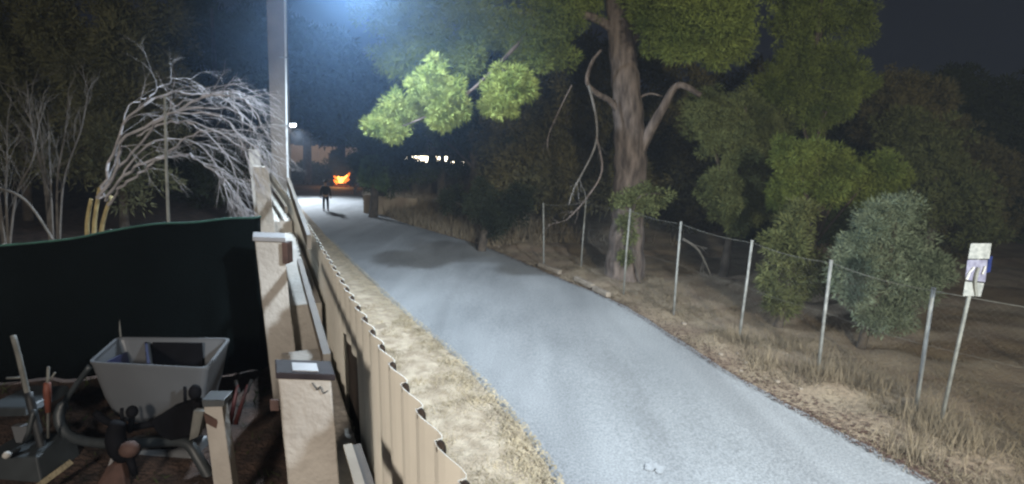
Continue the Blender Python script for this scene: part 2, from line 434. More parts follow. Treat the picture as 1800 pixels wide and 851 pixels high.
def rail(y0, z0, y1, z1, h=.10, off=-.13, m='rail'):
    mb = MB(); a = Vector((fx(y0), y0, z0)) + nrm * off; b = Vector((fx(y1), y1, z1)) + nrm * off
    wv = nrm * .02; hv = Vector((0, 0, h / 2))
    mb.hexa([a - wv - hv, a + wv - hv, a + wv + hv, a - wv + hv], [b - wv - hv, b + wv - hv, b + wv + hv, b - wv + hv])
    return mb.build('rail', m, fence)
rail(2.75, 2.38, 4.75, 2.48, .07, -.24); rail(5.0, 2.62, 8.3, 3.0, .14); rail(8.7, 2.5, 12.2, 2.75, .12)
rail(.5, 2.08, 2.35, 2.06, .10, -.16); rail(.5, 2.135, 2.35, 2.115, .012, -.20, 'rail_edge')
for y0 in (12.5, 17, 21.5): rail(y0, 2.7 + .04 * (y0 - 12), y0 + 4.2, 2.8 + .04 * (y0 - 12), .1)
# ------------------------------------------------------------------ pillars
def pillar(px0, px1, py, Y, depth, zbot, name_label, capk, lean=.07, stain=False):
    a = P(px0, py, Y); b = P(px1, py, Y); zt = a.z
    wv = Vector((b.x - a.x, 0, 0)); dv = tan_ * depth
    root = empty('pillar', (a.x, a.y, zbot), name_label, 'pillar', 'rendered pillars along the fence')
    sh = Vector((lean * (zt - zbot) * 1., 0, zbot - zt))
    seg = 10; V = []; Fc = []
    for i in range(seg + 1):
        t = i / seg; base = a.lerp(a + sh, t)
        for q in (Vector((0, 0, 0)), wv, wv + dv, dv):
            j = Vector((random.uniform(-.004, .004), random.uniform(-.004, .004), 0))
            V.append(base + q + j + Vector((0, 0, (b.z - a.z) * (q.x / wv.x if wv.x else 0) * 0)))
    Fc = [(3, 2, 1, 0), tuple(seg * 4 + k for k in range(4))]
    for i in range(seg):
        for k in range(4): Fc.append((i * 4 + k, i * 4 + (k + 1) % 4, (i + 1) * 4 + (k + 1) % 4, (i + 1) * 4 + k))
    o = raw('shaft', V, Fc, 'pillar', root)
    bv = o.modifiers.new('bevel', 'BEVEL'); bv.width = .012; bv.segments = 2; bv.limit_method = 'ANGLE'
    return root, a, wv, dv
r1, a, wv, dv = pillar(489, 583, 664, 2.42, .15, YZ - .1, 'front beige rendered pillar topped with a glossy dark tile', 1, lean=.045)
mb = MB(); e = Vector((.012, 0, 0)); f = tan_ * .02
mb.hexa([a - e - f, a + wv + e * 1.4 - f, a + wv + e * 1.4 + dv + f, a - e + dv + f], [v + Vector((0, 0, .034)) for v in (a - e - f, a + wv + e * 1.4 - f, a + wv + e * 1.4 + dv + f, a - e + dv + f)])
mb.build('cap_tile', 'tile', r1, bevel=.006)
mb = MB(); c0 = a + wv * .28 + dv * .05 + Vector((0, 0, .0345)); u1 = wv * .48; u2 = dv * .7
mb.hexa([c0, c0 + u1, c0 + u1 + u2, c0 + u2], [v + Vector((0, 0, .006)) for v in (c0, c0 + u1, c0 + u1 + u2, c0 + u2)])
mb.build('sheen_patch', 'tile_pale', r1)  # pale patch paints the sheen on the cap tile
# scratch marks and small dark plate on the shaft
mb = MB()
for k, (q0, q1) in enumerate([((548, 673), (557, 686)), ((557, 686), (563, 679)), ((563, 681), (568, 692)), ((568, 692), (576, 687))]):
    p0, p1 = P(*q0, 2.405), P(*q1, 2.405); mb.tube([p0, p1], .0025, 5)
mb.build('scratch_mark', 'charcoal', r1)
r2, a, wv, dv = pillar(448, 498, 423, 4.7, .26, YZ - .1, 'second pillar back along the fence, with a thin pale overhanging cap', 2, lean=.07)
mb = MB(); e = Vector((.02, 0, 0)); f = tan_ * .03
q = [a - e - f, a + wv + e - f, a + wv + e + dv + f, a - e + dv + f]
mb.hexa(q, [v + Vector((0, 0, .04)) for v in q]); mb.build('cap_slab', 'tile_pale', r2, bevel=.005)
mb = MB(); mb.box(a + wv + Vector((.035, .0, -.10)), (.05, .12, .2)); mb.build('bracket', 'rust', r2, bevel=.004)
mb = MB(); pp = P(483, 712, 3.1); mb.box(pp, (.055, .012, .075)); mb.build('steel_plate', 'rust', r2)
r3, a, wv, dv = pillar(443, 471, 292, 8.5, .26, YZ - .1, 'third pillar from the camera, uncapped and taller than the fence', 3, lean=.07)
r4, a, wv, dv = pillar(436, 456, 262, 12.0, .26, YZ - .1, 'furthest visible pillar, standing just below the pale dead branches', 4, lean=.05)
# low rendered plinths between the pillars
for (y0, y1, z0, z1, wi, lab) in ((2.62, 4.66, 1.62, 1.66, .40, 'low cream plinth between the two front pillars'), (4.98, 8.45, 2.0, 2.15, .34, 'low cream plinth between the second and third pillars'), (8.8, 12.0, 2.3, 2.5, .30, 'low cream plinth between the two furthest pillars')):
    mb = MB(); a0 = Vector((fx(y0), y0, 0)) - nrm * .03; b0 = Vector((fx(y1), y1, 0)) - nrm * .03; dd = nrm * -wi
    mb.hexa([v + Vector((0, 0, .85)) for v in (a0 + dd, b0 + dd, b0, a0)], [a0 + dd + Vector((0, 0, z0)), b0 + dd + Vector((0, 0, z1)), b0 + Vector((0, 0, z1)), a0 + Vector((0, 0, z0))])
    tag(mb.build('plinth_wall', 'pillar', bevel=.01), lab, 'wall', 'plinth walls between the fence pillars')
# ------------------------------------------------------------------ utility pole with lamp
pb = P(491, 300, 13.0); pole = empty('utility_pole', (pb.x, pb.y, 0), 'tall tapered concrete pole rising behind the fence top with a pale pipe', 'utility pole')
mb = MB(); V = []
top = Vector((pb.x + .02, pb.y, 8.9))
for z, r in ((0, .225), (3, .205), (6, .222), (8.9, .20)):
    pass
def prism(mb, c0, c1, w0, w1, ang):
    def ring(c, w): return [Vector(c) + Matrix.Rotation(ang + math.pi / 2 * k, 3, 'Z') @ Vector((w * .5, w * .5, 0)) for k in range(4)]
    mb.hexa(ring(c0, w0), ring(c1, w1))
prism(mb, (pb.x + .01, pb.y, -.2), (pb.x + .13, pb.y, 8.9), .36, .42, R(14)); mb.build('shaft', 'concrete', pole, bevel=.02)
mb = MB(); mb.tube([(pb.x + .245, pb.y - .12, .2), (pb.x + .27, pb.y - .12, 4), (pb.x + .375, pb.y - .12, 8.2)], .032, 8); mb.build('conduit', 'conduit', pole, True)
for z in (2.2, 4.1, 5.7, 7.2):
    mb = MB(); mb.box((pb.x + .19 + .012 * z, pb.y - .12, z), (.2, .12, .03)); mb.build('strap', 'galv', pole)
lp = empty('street_lamp', (pb.x, pb.y - .2, 7.6), 'cool white street lamp on the long arm above the lane', 'street lamp')
mb = MB(); mb.tube(smooth_path([(pb.x + .1, pb.y - .2, 7.3), (pb.x + 1.0, pb.y - 1.3, 7.75), (LAMP[0] - .3, LAMP[1] + .4, 7.4), (LAMP[0], LAMP[1], 7.28)], 5), .035, 8); mb.build('arm', 'galv', lp, True)
mb = MB(); mb.ball((LAMP[0], LAMP[1], LAMP[2] + .06), (.22, .34, .10), 14, 8); mb.build('housing', 'galv', lp, True)
mb = MB(); mb.ball((LAMP[0], LAMP[1], LAMP[2] - .005), (.14, .22, .05), 12, 6); mb.build('diffuser', 'lamp_glass', lp, True)
fl = P(514, 220, 36)
lp2 = empty('street_lamp', (fl.x - .9, fl.y, 0), 'distant white street lamp seen just right of the concrete pole', 'street lamp')
mb = MB(); mb.tube([(fl.x - .9, fl.y, 0), (fl.x - .9, fl.y, fl.z + .1), (fl.x - .5, fl.y, fl.z + .45), (fl.x, fl.y, fl.z + .3)], .05, 7); mb.build('post', 'galv', lp2, True)
mb = MB(); mb.ball((fl.x, fl.y, fl.z + .18), (.35, .35, .14), 12, 6); mb.build('housing', 'galv', lp2, True)
mb = MB(); mb.ball((fl.x, fl.y, fl.z + .02), (.25, .25, .17), 12, 6); mb.build('diffuser', 'lamp_glass', lp2, True)
# ------------------------------------------------------------------ shade net in the yard
net = empty('shade_net', tuple(P(200, 650, 5.2)), 'dark green shade net stretched across the yard behind the grey cart', 'shade net')
tops = [(-60, 440, 5.0), (0, 433, 5.05), (60, 428, 5.1), (130, 420, 5.2), (190, 408, 5.25), (270, 395, 5.3), (340, 392, 5.35), (400, 385, 5.4), (443, 384, 5.5), (458, 382, 5.6)]
tp = smooth_path([P(*t) for t in tops], 6); V = []; Fc = []
for i, p in enumerate(tp):
    for k in range(9):
        t = k / 8; sag = .06 * math.sin(i * .55 + t * 2) * t
        V.append((p.x + sag * .3, p.y + sag, p.z + (YZ + .02 - p.z) * t))
Fc = [(i * 9 + k, i * 9 + k + 1, (i + 1) * 9 + k + 1, (i + 1) * 9 + k) for i in range(len(tp) - 1) for k in range(8)]
o = raw('netting', V, Fc, 'net', net, True); s = o.modifiers.new('t', 'SOLIDIFY'); s.thickness = .006
mb = MB(); mb.tube([p + Vector((0, 0, .006)) for p in tp], .012, 6); mb.build('hem_rope', 'net_hem', net, True)
for i in (6, 24, 42):
    mb = MB(); p = tp[i]; mb.tube([(p.x, p.y + .05, YZ - .1), (p.x, p.y + .05, p.z + .02)], .018, 6); mb.build('stake', 'galv_old', net)
mb = MB(); mb.tube([P(296, 384, 7.1), P(292, 280, 7.1), P(290, 168, 7.1)], [.022, .02, .016], 6)
mb.v[0:0] = []; tag(mb.build('metal_stake', 'galv_old'), 'thin pale upright rod standing among the dead branches', 'stake')
mb = None
# extend rod down to the yard floor
mb = MB(); q = P(296, 384, 7.1); mb.tube([(q.x, q.y, YZ), q], .022, 6); bpy.data.objects['metal_stake'].data.update()
ro = bpy.data.objects['metal_stake']; bm = bmesh.new(); bm.from_mesh(ro.data)
tmp = bpy.data.meshes.new('t'); tmp.from_pydata([tuple(v) for v in mb.v], [], mb.f); bm.from_mesh(tmp); bm.to_mesh(ro.data); bm.free()
# ------------------------------------------------------------------ dead arching tree
def twigs(mb, path, rad, n, lenm, depthn, gravity=.5, spread=.7, bias=0.):
    path = [Vector(p) for p in path]; L = len(path)
    for k in range(n):
        t = random.uniform(.25, 1.0); i = min(L - 2, int(t * (L - 1))); p = path[i].lerp(path[i + 1], random.random())
        d = (path[i + 1] - path[i]).normalized()
        dirv = (d * 1.0 + Vector((random.uniform(-1, 1), random.uniform(-1, 1) * .7, random.uniform(-.8, .8))) * spread + Vector((bias, 0, -bias * .35))).normalized()
        ln = lenm * random.uniform(.5, 1.2) * (1.15 - .5 * t); pts = [p]; cur = p.copy(); dv = dirv.copy(); sN = 5
        for s_ in range(sN):
            cur = cur + dv * ln / sN; pts.append(cur.copy())
            dv = (dv + Vector((random.uniform(-.25, .25), random.uniform(-.2, .2), random.uniform(-.2, .2) - gravity * .22))).normalized()
        r0 = rad * random.uniform(.5, .8)
        mb.tube(pts, [r0 * (1 - .8 * j / sN) for j in range(sN + 1)], 4, False)
        if depthn > 0: twigs(mb, pts, r0, max(3, n // 3), lenm * .55, depthn - 1, gravity, spread, bias * .6)
dt = empty('dead_tree', (P(165, 420, 8.4).x, 8.4, YZ), 'bare pale tree whose dead branches arch over the shade net', 'dead tree')
bx_ = P(165, 415, 8.4); base = Vector((bx_.x, 8.4, YZ - .1))
mb = MB()
for dx, pt in ((-.10, (160, 350)), (0, (175, 330)), (.10, (195, 345))):
    mb.tube(smooth_path([base + Vector((dx * .5, 0, 0)), P(165 + dx * 120, 415, 8.4), P(*pt, 8.3)], 4), [.042 - .002 * i for i in range(9)], 7)
mb.build('trunk', 'yellow_wood', dt, True)
arcs = [
    ([(172, 350, 8.3), (205, 300, 8.2), (240, 240, 8.1), (300, 185, 8.0), (370, 165, 7.9), (440, 190, 7.8), (472, 240, 7.8)], .030),
    ([(176, 350, 8.3), (195, 285, 8.3), (235, 215, 8.3), (290, 170, 8.3), (350, 158, 8.4), (420, 172, 8.4), (462, 200, 8.4)], .026),
    ([(185, 350, 8.2), (215, 310, 8.0), (260, 280, 7.9), (310, 262, 7.8), (350, 280, 7.7), (385, 320, 7.6), (408, 365, 7.5)], .026),
    ([(190, 360, 8.2), (220, 325, 7.9), (255, 296, 7.8), (305, 276, 7.7), (340, 240, 7.6), (395, 240, 7.5), (440, 290, 7.5)], .024),
    ([(182, 340, 8.3), (205, 270, 8.4), (245, 195, 8.6), (272, 165, 8.7), (305, 145, 8.8), (335, 140, 8.9)], .015),
    ([(205, 300, 8.2), (250, 245, 7.9), (310, 215, 7.7), (375, 215, 7.6), (430, 260, 7.6), (440, 320, 7.5)], .022),
    ([(240, 240, 8.1), (290, 215, 7.9), (340, 205, 7.8), (400, 230, 7.8), (440, 235, 7.8), (455, 262, 7.8)], .018),
    ([(215, 310, 8.0), (270, 250, 7.9), (330, 235, 7.9), (370, 275, 7.8), (400, 330, 7.8)], .018),
    ([(290, 200, 8.0), (350, 190, 7.9), (400, 196, 7.9), (445, 215, 7.8), (470, 230, 7.8)], .016),
    ([(300, 190, 8.2), (345, 172, 8.2), (395, 168, 8.2), (440, 180, 8.2)], .012),
    ([(330, 215, 7.8), (380, 250, 7.7), (410, 300, 7.7), (425, 350, 7.6)], .012)]
for pts, r in arcs:
    mb = MB(); path = smooth_path([P(*q) + Vector((random.uniform(-.06, .06), random.uniform(-.2, .2), random.uniform(-.10, .10))) * (i > 1) for i, q in enumerate(pts)], 5)
    path = [p_ + Vector((random.gauss(0, .014), random.gauss(0, .02), random.gauss(0, .014))) for p_ in path]
    mb.tube(path, [r * (1 - .75 * i / (len(path) - 1)) for i in range(len(path))], 6)
    twigs(mb, path, r * .40, 11, .78, 2, gravity=.5, bias=.3)
    mb.build('branch', 'dead_wood', dt)
# bare grey shrubs left
for k, (px, py0, hpx, Yd, lab) in enumerate([(92, 425, 250, 9.6, 'leafless grey shrub left of the dead tree, the taller one'), (10, 425, 190, 8.8, 'leafless grey shrub at the far left edge, with a curving stem')]):
    g = empty('bare_shrub', (P(px, py0, Yd).x, Yd, YZ), lab, 'bare shrub', 'bare shrubs behind the net')
    for s_ in range(6):
        mb = MB(); tx = px + random.uniform(-75, 75) - (10 if k else 0)
        b0 = P(px + random.uniform(-8, 8), py0, Yd); b0 = Vector((b0.x, Yd, YZ))
        path = smooth_path([b0, P(px + (tx - px) * .3, py0 - hpx * .4, Yd), P(px + (tx - px) * .8, py0 - hpx * random.uniform(.7, .95), Yd + random.uniform(-.5, .5)), P(tx, py0 - hpx * random.uniform(.9, 1.15), Yd)], 5)
        mb.tube(path, [.024 * (1 - .8 * i / (len(path) - 1)) for i in range(len(path))], 5)
        twigs(mb, path, .011, 9, .8, 1, gravity=-.2, spread=.6); mb.build('stem', 'grey_twig', g)
    if k:
        mb = MB(); path = smooth_path([P(95, 425, 8.6), P(60, 370, 8.6), P(30, 342, 8.6), P(-20, 325, 8.6)], 5)
        mb.tube(path, .022, 6); mb.build('stem', 'grey_twig', g, True)
# ------------------------------------------------------------------ trees
def tree(name, label, cat, base, trunkpts, r0, blobs, m, group=None, bark='dark_bark', branches=(), **kw):
    t = empty(name, tuple(base), label, cat, group)
    mb = MB(); path = smooth_path(trunkpts, 5); n = len(path) - 1
    mb.tube(path, [r0 * (1 - .75 * i / n) for i in range(n + 1)], 8); mb.build('trunk', bark, t, True)
    for br, r in branches:
        mb = MB(); p = smooth_path(br, 4); mb.tube(p, [r * (1 - .7 * i / (len(p) - 1)) for i in range(len(p))], 6); mb.build('branch', bark, t, True)
    foliage('crown', blobs, m, t, **kw); return t
def simple_tree(label, px, Yd, blobs, m, group, z0=0, name='dark_tree', cat='tree', limbs=True, **kw):
    b = P(px, 300, Yd); base = Vector((b.x, Yd, z0))
    c = sum((Vector(bb[0]) for bb in blobs), Vector()) / len(blobs)
    topz = max(bb[0].z for bb in blobs)
    tr = [base, Vector((base.x + .1, Yd, (z0 + c.z) / 2)), Vector((c.x, c.y, c.z)), Vector((c.x, c.y, max(topz, c.z + .3)))]
    brs = [([Vector((base.x + .1, Yd, (z0 + c.z) / 2)), Vector(bb[0]) * .5 + Vector((c.x, c.y, (z0 + c.z) / 2 + .3)) * .5, Vector(bb[0])], .012 * Yd * .3) for bb in blobs[:5]] if limbs else ()
    return tree(name, label, cat, base, tr, .016 * Yd * .6, blobs, m, group, branches=brs, **kw)
# the large pine
Yp = 15.0
tb = G(1098, 492); tb = Vector((tb.x, tb.y, 0)); Yp = tb.y
pine = empty('pine_tree', tuple(tb), 'large pine with a thick pale trunk forking behind the wire fence', 'pine tree')
mb = MB()
tr = [tb + Vector((0, 0, -.2)), P(1100, 440, Yp), P(1104, 370, Yp), P(1108, 300, Yp), P(1106, 230, Yp), P(1100, 150, Yp), P(1092, 70, Yp), P(1085, 0, Yp), P(1080, -90, Yp)]
path = smooth_path(tr, 6)
rad = np.interp(np.linspace(0, 8, len(path)), [0, 1, 2, 3, 4, 5, 6, 7, 8], [.68, .54, .48, .48, .45, .40, .37, .32, .24])
rad = [r * (1 + .05 * math.sin(i * 1.7)) for i, r in enumerate(rad)]
mb.tube(path, rad, 14); tk = mb.build('trunk', 'bark', pine, True)
for d_, name_r in ((.0, 0), (2.1, 0), (4.2, 0), (5.3, 0)):   # root flare is one mesh with the trunk
    pass
fork = [[(1112, 300), (1135, 245), (1165, 190), (1192, 150), (1232, 168)], [(1098, 215), (1075, 180), (1050, 165), (1032, 145), (1040, 110), (1057, 88)],
        [(1110, 180), (1140, 165), (1165, 170)], [(1090, 60), (1040, 30), (960, 20), (880, 30)], [(1095, 90), (1150, 40), (1220, 10)]]
for f_, r in zip(fork, (.19, .10, .05, .14, .14)):
    mb = MB(); p = smooth_path([P(*q, Yp - .25 * i) for i, q in enumerate(f_)], 5)
    mb.tube(p, [r * (1 - .65 * i / (len(p) - 1)) for i in range(len(p))], 8); mb.build('branch', 'bark', pine, True)
for f_, r in zip([[(1035, 150), (1048, 210), (1045, 260), (1010, 330), (1000, 360)], [(1048, 240), (1058, 300), (1030, 350), (995, 388)], [(1005, 150), (985, 190), (965, 235), (962, 262)], [(1200, 420), (1228, 440), (1250, 485)]], (.042, .034, .022, .045)):
    mb = MB(); p = smooth_path([P(*q, Yp - 1.2) for q in f_], 5)
    mb.tube(p, [r * (1 - .6 * i / (len(p) - 1)) for i in range(len(p))], 6); twigs(mb, p, r * .4, 4, .7, 1, .5); mb.build('dead_branch', 'grey_twig' if r > .04 else 'bark', pine, True)
def cl(lst, sq=.85): return [B(px, py, Y, r, sq) for px, py, Y, r in lst]
fine = dict(tuft=.20, leaf=.10, wid=.013, per=64, dens=13)
foliage('crown', cl([(1180, 20, 13.5, 58), (1235, 45, 13, 56), (1280, 25, 13, 50), (1205, 75, 13.2, 34), (1260, 88, 13.4, 26), (1150, 60, 13.8, 30), (1160, -30, 14, 60), (1240, -50, 13, 70), (1300, 75, 13.6, 28), (1140, 10, 14, 36)]), 'pine', pine, **fine)
foliage('crown', cl([(960, 30, 14, 62), (1010, 5, 15, 46), (935, 95, 13.6, 38), (980, 90, 14.2, 34), (905, 60, 13.8, 40)]), 'pine', pine, **fine)
c2 = foliage('crown', cl([(720, 85, 13.8, 56), (785, 45, 13.8, 70), (860, 50, 13.8, 66), (705, 25, 13.8, 50), (820, 95, 13.5, 36), (660, -10, 14, 60), (700, 95, 14, 36)]), 'pine', pine, **fine)
c3 = foliage('crown', cl([(765, 158, 12.2, 40), (796, 180, 12, 28), (778, 205, 12, 16)], 1.), 'pine_lit', pine, tuft=.15, leaf=.12, wid=.016, per=46, dens=22, sub=16)
c5 = foliage('crown', cl([(898, 162, 12.5, 44), (870, 180, 12.5, 20)], .85), 'pine_lit', pine, tuft=.15, leaf=.12, wid=.016, per=46, dens=22, sub=16)
c4 = foliage('crown', cl([(700, 196, 12.6, 32), (664, 222, 12.5, 22), (692, 232, 12.4, 14), (732, 192, 12.7, 18)], .85), 'pine_lit', pine, tuft=.15, leaf=.11, wid=.015, per=36, dens=18, sub=12)
mb = MB(); p = smooth_path([P(960, 20, Yp - 1), P(880, 110, 13), P(800, 180, 12.2), P(700, 225, 12.4)], 5); mb.tube(p, [.06 * (1 - .7 * i / (len(p) - 1)) for i in range(len(p))], 6)
p = smooth_path([P(880, 110, 13), P(895, 150, 12.6), P(905, 170, 12.5)], 4); mb.tube(p, .02, 5); mb.build('branch', 'bark', pine, True)
ivy = empty('shrub', tuple(tb + Vector((0, -.7, 0))), 'pale green leafy climber clinging round the big trunk at fence height', 'climbing plant')
foliage('leaves', cl([(1120, 345, Yp - .9, 26), (1160, 345, Yp - .9, 22), (1090, 350, Yp - .9, 18), (1140, 365, Yp - .9, 18), (1100, 390, Yp - .8, 15), (1112, 420, Yp - .7, 10), (1100, 455, Yp - .7, 10)]), 'olive_dim', ivy, tuft=.16, leaf=.10, wid=.02, per=22, dens=9, sub=5)
mb = MB(); mb.tube(smooth_path([tb + Vector((.3, -.75, 0)), P(1110, 420, Yp - .75), P(1120, 350, Yp - .85), P(1160, 340, Yp - .9)], 4), .03, 5); mb.build('stem', 'dark_bark', ivy)
# pines right
simple_tree('tall pine right of the forked trunk, its rounded crown edge against the sky', 1430, 16.5, cl([(1395, 40, 16, 36), (1400, 90, 15.8, 32), (1450, 25, 16.5, 46), (1480, 115, 15.5, 44), (1470, 165, 15.5, 44), (1430, 120, 15.5, 36), (1345, 150, 16, 30), (1400, 175, 15.8, 34), (1440, 205, 15.8, 28), (1500, 150, 15.6, 30), (1390, 130, 16, 26), (1505, 40, 17, 34), (1420, -20, 16.5, 50)], .9), 'pine', None, name='pine_tree', cat='pine tree', **fine)
simple_tree('drooping grey green pine boughs just right of the forked trunk', 1290, 15.5, cl([(1235, 205, 15, 38), (1270, 200, 15, 34), (1245, 245, 15, 28), (1290, 235, 15, 28), (1262, 320, 14.5, 32), (1282, 355, 14.5, 32), (1295, 385, 14.5, 20), (1300, 280, 14.8, 24), (1345, 225, 16, 38), (1335, 290, 16, 40), (1345, 350, 16, 40), (1375, 200, 16.5, 34), (1320, 190, 15.6, 26), (1310, 330, 15, 24)], 1.05), 'pine_drab', None, name='pine_tree', cat='pine tree', **fine)
simple_tree('low bright olive green pine behind the silvery shrub', 1440, 12.5, cl([(1390, 270, 12, 32), (1435, 278, 12, 34), (1480, 295, 12, 34), (1540, 298, 12, 32), (1400, 315, 12, 34), (1450, 330, 12, 34), (1510, 330, 12.3, 32), (1375, 345, 12.5, 26), (1570, 315, 12.5, 22)], .85), 'pine', None, name='pine_tree', cat='pine tree', tuft=.16, leaf=.085, wid=.011, per=60, dens=18)
simple_tree('scrubby grey green bush between the middle fence posts', 1400, 10.6, cl([(1385, 420, 10.8, 36), (1410, 460, 10.8, 38), (1370, 480, 10.8, 32), (1400, 500, 10.8, 34), (1440, 490, 11, 26), (1375, 530, 10.6, 22), (1395, 385, 11, 28)], 1.), 'olive_dim', None, name='shrub', cat='bush', tuft=.18, leaf=.12, wid=.018, per=30, dens=10)
simple_tree('rounded silvery olive shrub between the two right fence posts', 1560, 9.6, cl([(1560, 420, 9.6, 50), (1518, 450, 9.5, 38), (1605, 440, 9.6, 40), (1582, 370, 9.8, 28), (1545, 395, 9.5, 38), (1640, 475, 9.6, 26), (1500, 500, 9.5, 34), (1560, 500, 9.4, 50), (1610, 505, 9.5, 32), (1540, 550, 9.5, 32), (1580, 555, 9.5, 26), (1488, 460, 9.6, 18)], 1.), 'olive_leaf', None, name='olive_shrub', cat='shrub', tuft=.18, leaf=.075, wid=.010, per=42, dens=17, sub=14, fill=.4)
# dark trees right, behind
dk = [('dim wide pine sloping down towards the right edge behind the sign', 1650, 17, [(1620, 250, 17, 44), (1660, 290, 17, 50), (1690, 340, 16.5, 46), (1600, 300, 17, 50), (1650, 350, 16.5, 50), (1720, 390, 16.5, 40), (1580, 230, 17.5, 36)], 'olive_dim'),
      ('broad dark tree directly behind the silvery shrub', 1600, 20, [(1590, 230, 20, 90), (1640, 280, 20, 90), (1690, 340, 19, 90), (1560, 190, 21, 60), (1640, 380, 19, 80)], 'brown_leaf'),
      ('black pointed tree crown rising highest at the right, against the sky', 1690, 30, [(1695, 190, 30, 65), (1690, 145, 30, 30), (1655, 175, 30, 36), (1720, 240, 28, 80), (1640, 210, 30, 60)], 'dark_leaf'),
      ('black tree mass at the right edge of the picture', 1790, 26, [(1790, 220, 26, 75), (1760, 300, 25, 85), (1810, 330, 25, 90), (1830, 190, 28, 55), (1770, 410, 24, 90)], 'dark_leaf'),
      ('dark tree low behind the bright olive pine', 1400, 24, [(1380, 240, 24, 80), (1450, 260, 24, 90), (1520, 230, 24, 80), (1430, 360, 22, 80), (1350, 400, 22, 70), (1500, 400, 22, 80)], 'dark_leaf'),
      ('brownish dark tree right behind the forked trunk', 1200, 24, [(1180, 220, 24, 85), (1260, 180, 25, 80), (1190, 320, 23, 80), (1260, 330, 23, 80), (1120, 150, 26, 90)], 'brown_leaf'),
      ('dim brown green tree filling the gap left of the forked trunk', 1000, 25, [(1000, 160, 25, 90), (940, 230, 25, 90), (1020, 260, 24, 80), (900, 310, 24, 60), (980, 330, 23, 60), (1050, 200, 25, 70), (1090, 330, 22, 55)], 'brown_leaf'),
      ('dark rounded tree above the lit building windows', 830, 27, [(800, 160, 27, 95), (860, 210, 26, 70), (740, 215, 27, 50), (880, 140, 28, 95), (900, 260, 25, 45)], 'dark_leaf'),
      ('dark teal tree leaning over the lane by the fire', 668, 30, [(680, 265, 30, 42), (650, 250, 30, 30), (700, 300, 29, 36), (665, 305, 29, 24), (640, 290, 30, 14), (690, 230, 30, 50)], 'dark_leaf'),
      ('small dark bush under the branches, left of the first wire fence post', 850, 19, [(850, 350, 20, 34), (910, 362, 19, 30), (870, 388, 19, 24), (800, 355, 22, 26)], 'black_leaf')]
for lab, px, Yd, bl, m in dk:
    simple_tree(lab, px, Yd, cl(bl, .95), m, 'dark trees beyond the wire fence', **(dict(tuft=.25, leaf=.14, wid=.022, per=44, dens=6) if Yd < 22 else dict(tuft=.4, leaf=.24, wid=.045, per=30, dens=3.6)))
simple_tree('teal green bush at the grassy corner of the lane', 655, 28, cl([(650, 310, 28, 14), (662, 295, 28, 16), (648, 290, 28, 10), (668, 320, 28, 12)], 1.), 'bush_leaf', None, name='shrub', cat='bush', limbs=False, tuft=.2, leaf=.2, wid=.035, per=24, dens=10)
# left side
lt = [('brown green tree in the top left corner', 40, 15, [(40, 60, 15, 90), (-20, 140, 15, 90), (90, 150, 15, 80), (30, 240, 15, 80)], 'mid_leaf'),
      ('feathery dark green tree behind the dead tree', 210, 14, [(170, 70, 14, 85), (240, 110, 14, 85), (190, 190, 14, 80), (270, 200, 14, 60), (140, 260, 13.5, 60), (230, 290, 13, 60), (260, 50, 15, 60)], 'mid_leaf'),
      ('dark tree left of the concrete pole', 390, 24, [(350, 90, 24, 80), (420, 110, 24, 75), (380, 190, 23, 90), (440, 200, 22, 60), (330, 40, 25, 60), (340, 290, 20, 70), (410, 300, 18, 60)], 'dark_leaf')]
for lab, px, Yd, bl, m in lt:
    simple_tree(lab, px, Yd, cl(bl, 1.05), m, 'trees behind the yard', z0=1, tuft=.3, leaf=.15, wid=.018, per=44, dens=6)
ft = [('far dark tree just right of the concrete pole', 540, 55, [(530, 110, 55, 55), (560, 150, 54, 55), (520, 180, 52, 45), (540, 60, 56, 30)]),
      ('far dark tree over the end of the lane', 600, 58, [(600, 150, 58, 55), (630, 180, 56, 50), (590, 210, 54, 38), (590, 100, 58, 42), (635, 135, 60, 40)]),
      ('far dark tree partly hidden by the left overhanging pine', 690, 60, [(680, 170, 60, 60), (720, 130, 60, 60), (650, 215, 58, 40)]),
      ('far dark tree behind the concrete pole', 470, 50, [(450, 90, 50, 60), (480, 140, 48, 60), (470, 60, 52, 40), (410, 50, 50, 45), (500, 60, 52, 32)])]
for lab, px, Yd, bl in ft:
    simple_tree(lab, px, Yd, cl(bl, .95), 'dark_leaf', 'far trees at the end of the lane', tuft=.9, leaf=.6, wid=.12, per=20, dens=1.1)
# ------------------------------------------------------------------ far end: wall, hedge, fire, building
mb = MB(); a, b = P(430, 292, 66), P(690, 300, 66); mb.box(((a.x + b.x) / 2, 66, 2.0), ((b.x - a.x), .4, 4.3)); 
for k in range(7): mb.box((a.x + (b.x - a.x) * k / 6, 65.75, 2.05), (.35, .2, 4.5))
o = tag(mb.build('boundary_wall', 'tan_wall'), 'long tan wall across the far end of the lane', 'wall')
hg = empty('hedge', tuple(P(550, 320, 60)), 'low dark hedge in front of the far tan wall', 'hedge')
foliage('leaves', [B(px, 307, 61, 22, .75) for px in range(470, 600, 20)], 'dark_leaf', hg, tuft=.6, leaf=.4, wid=.08, per=20, dens=2.5)
mb = MB()
for px in range(470, 600, 26): p = P(px, 320, 61); mb.tube([(p.x, 61, 0), (p.x, 61, .9)], .06, 5)
mb.build('stem', 'dark_bark', hg)
lamp('wall_light', 'SPOT', (-24, 60, 7), 900, (1, .82, .66), .2, (-23, 66, 3.6), 150, .6)
fb = G(600, 326)
Yf = min(fb.y, 52)
bp = empty('brush_pile', (P(605, 320, Yf).x, Yf, 0), 'dark heap of brush standing around the flames', 'brush pile')
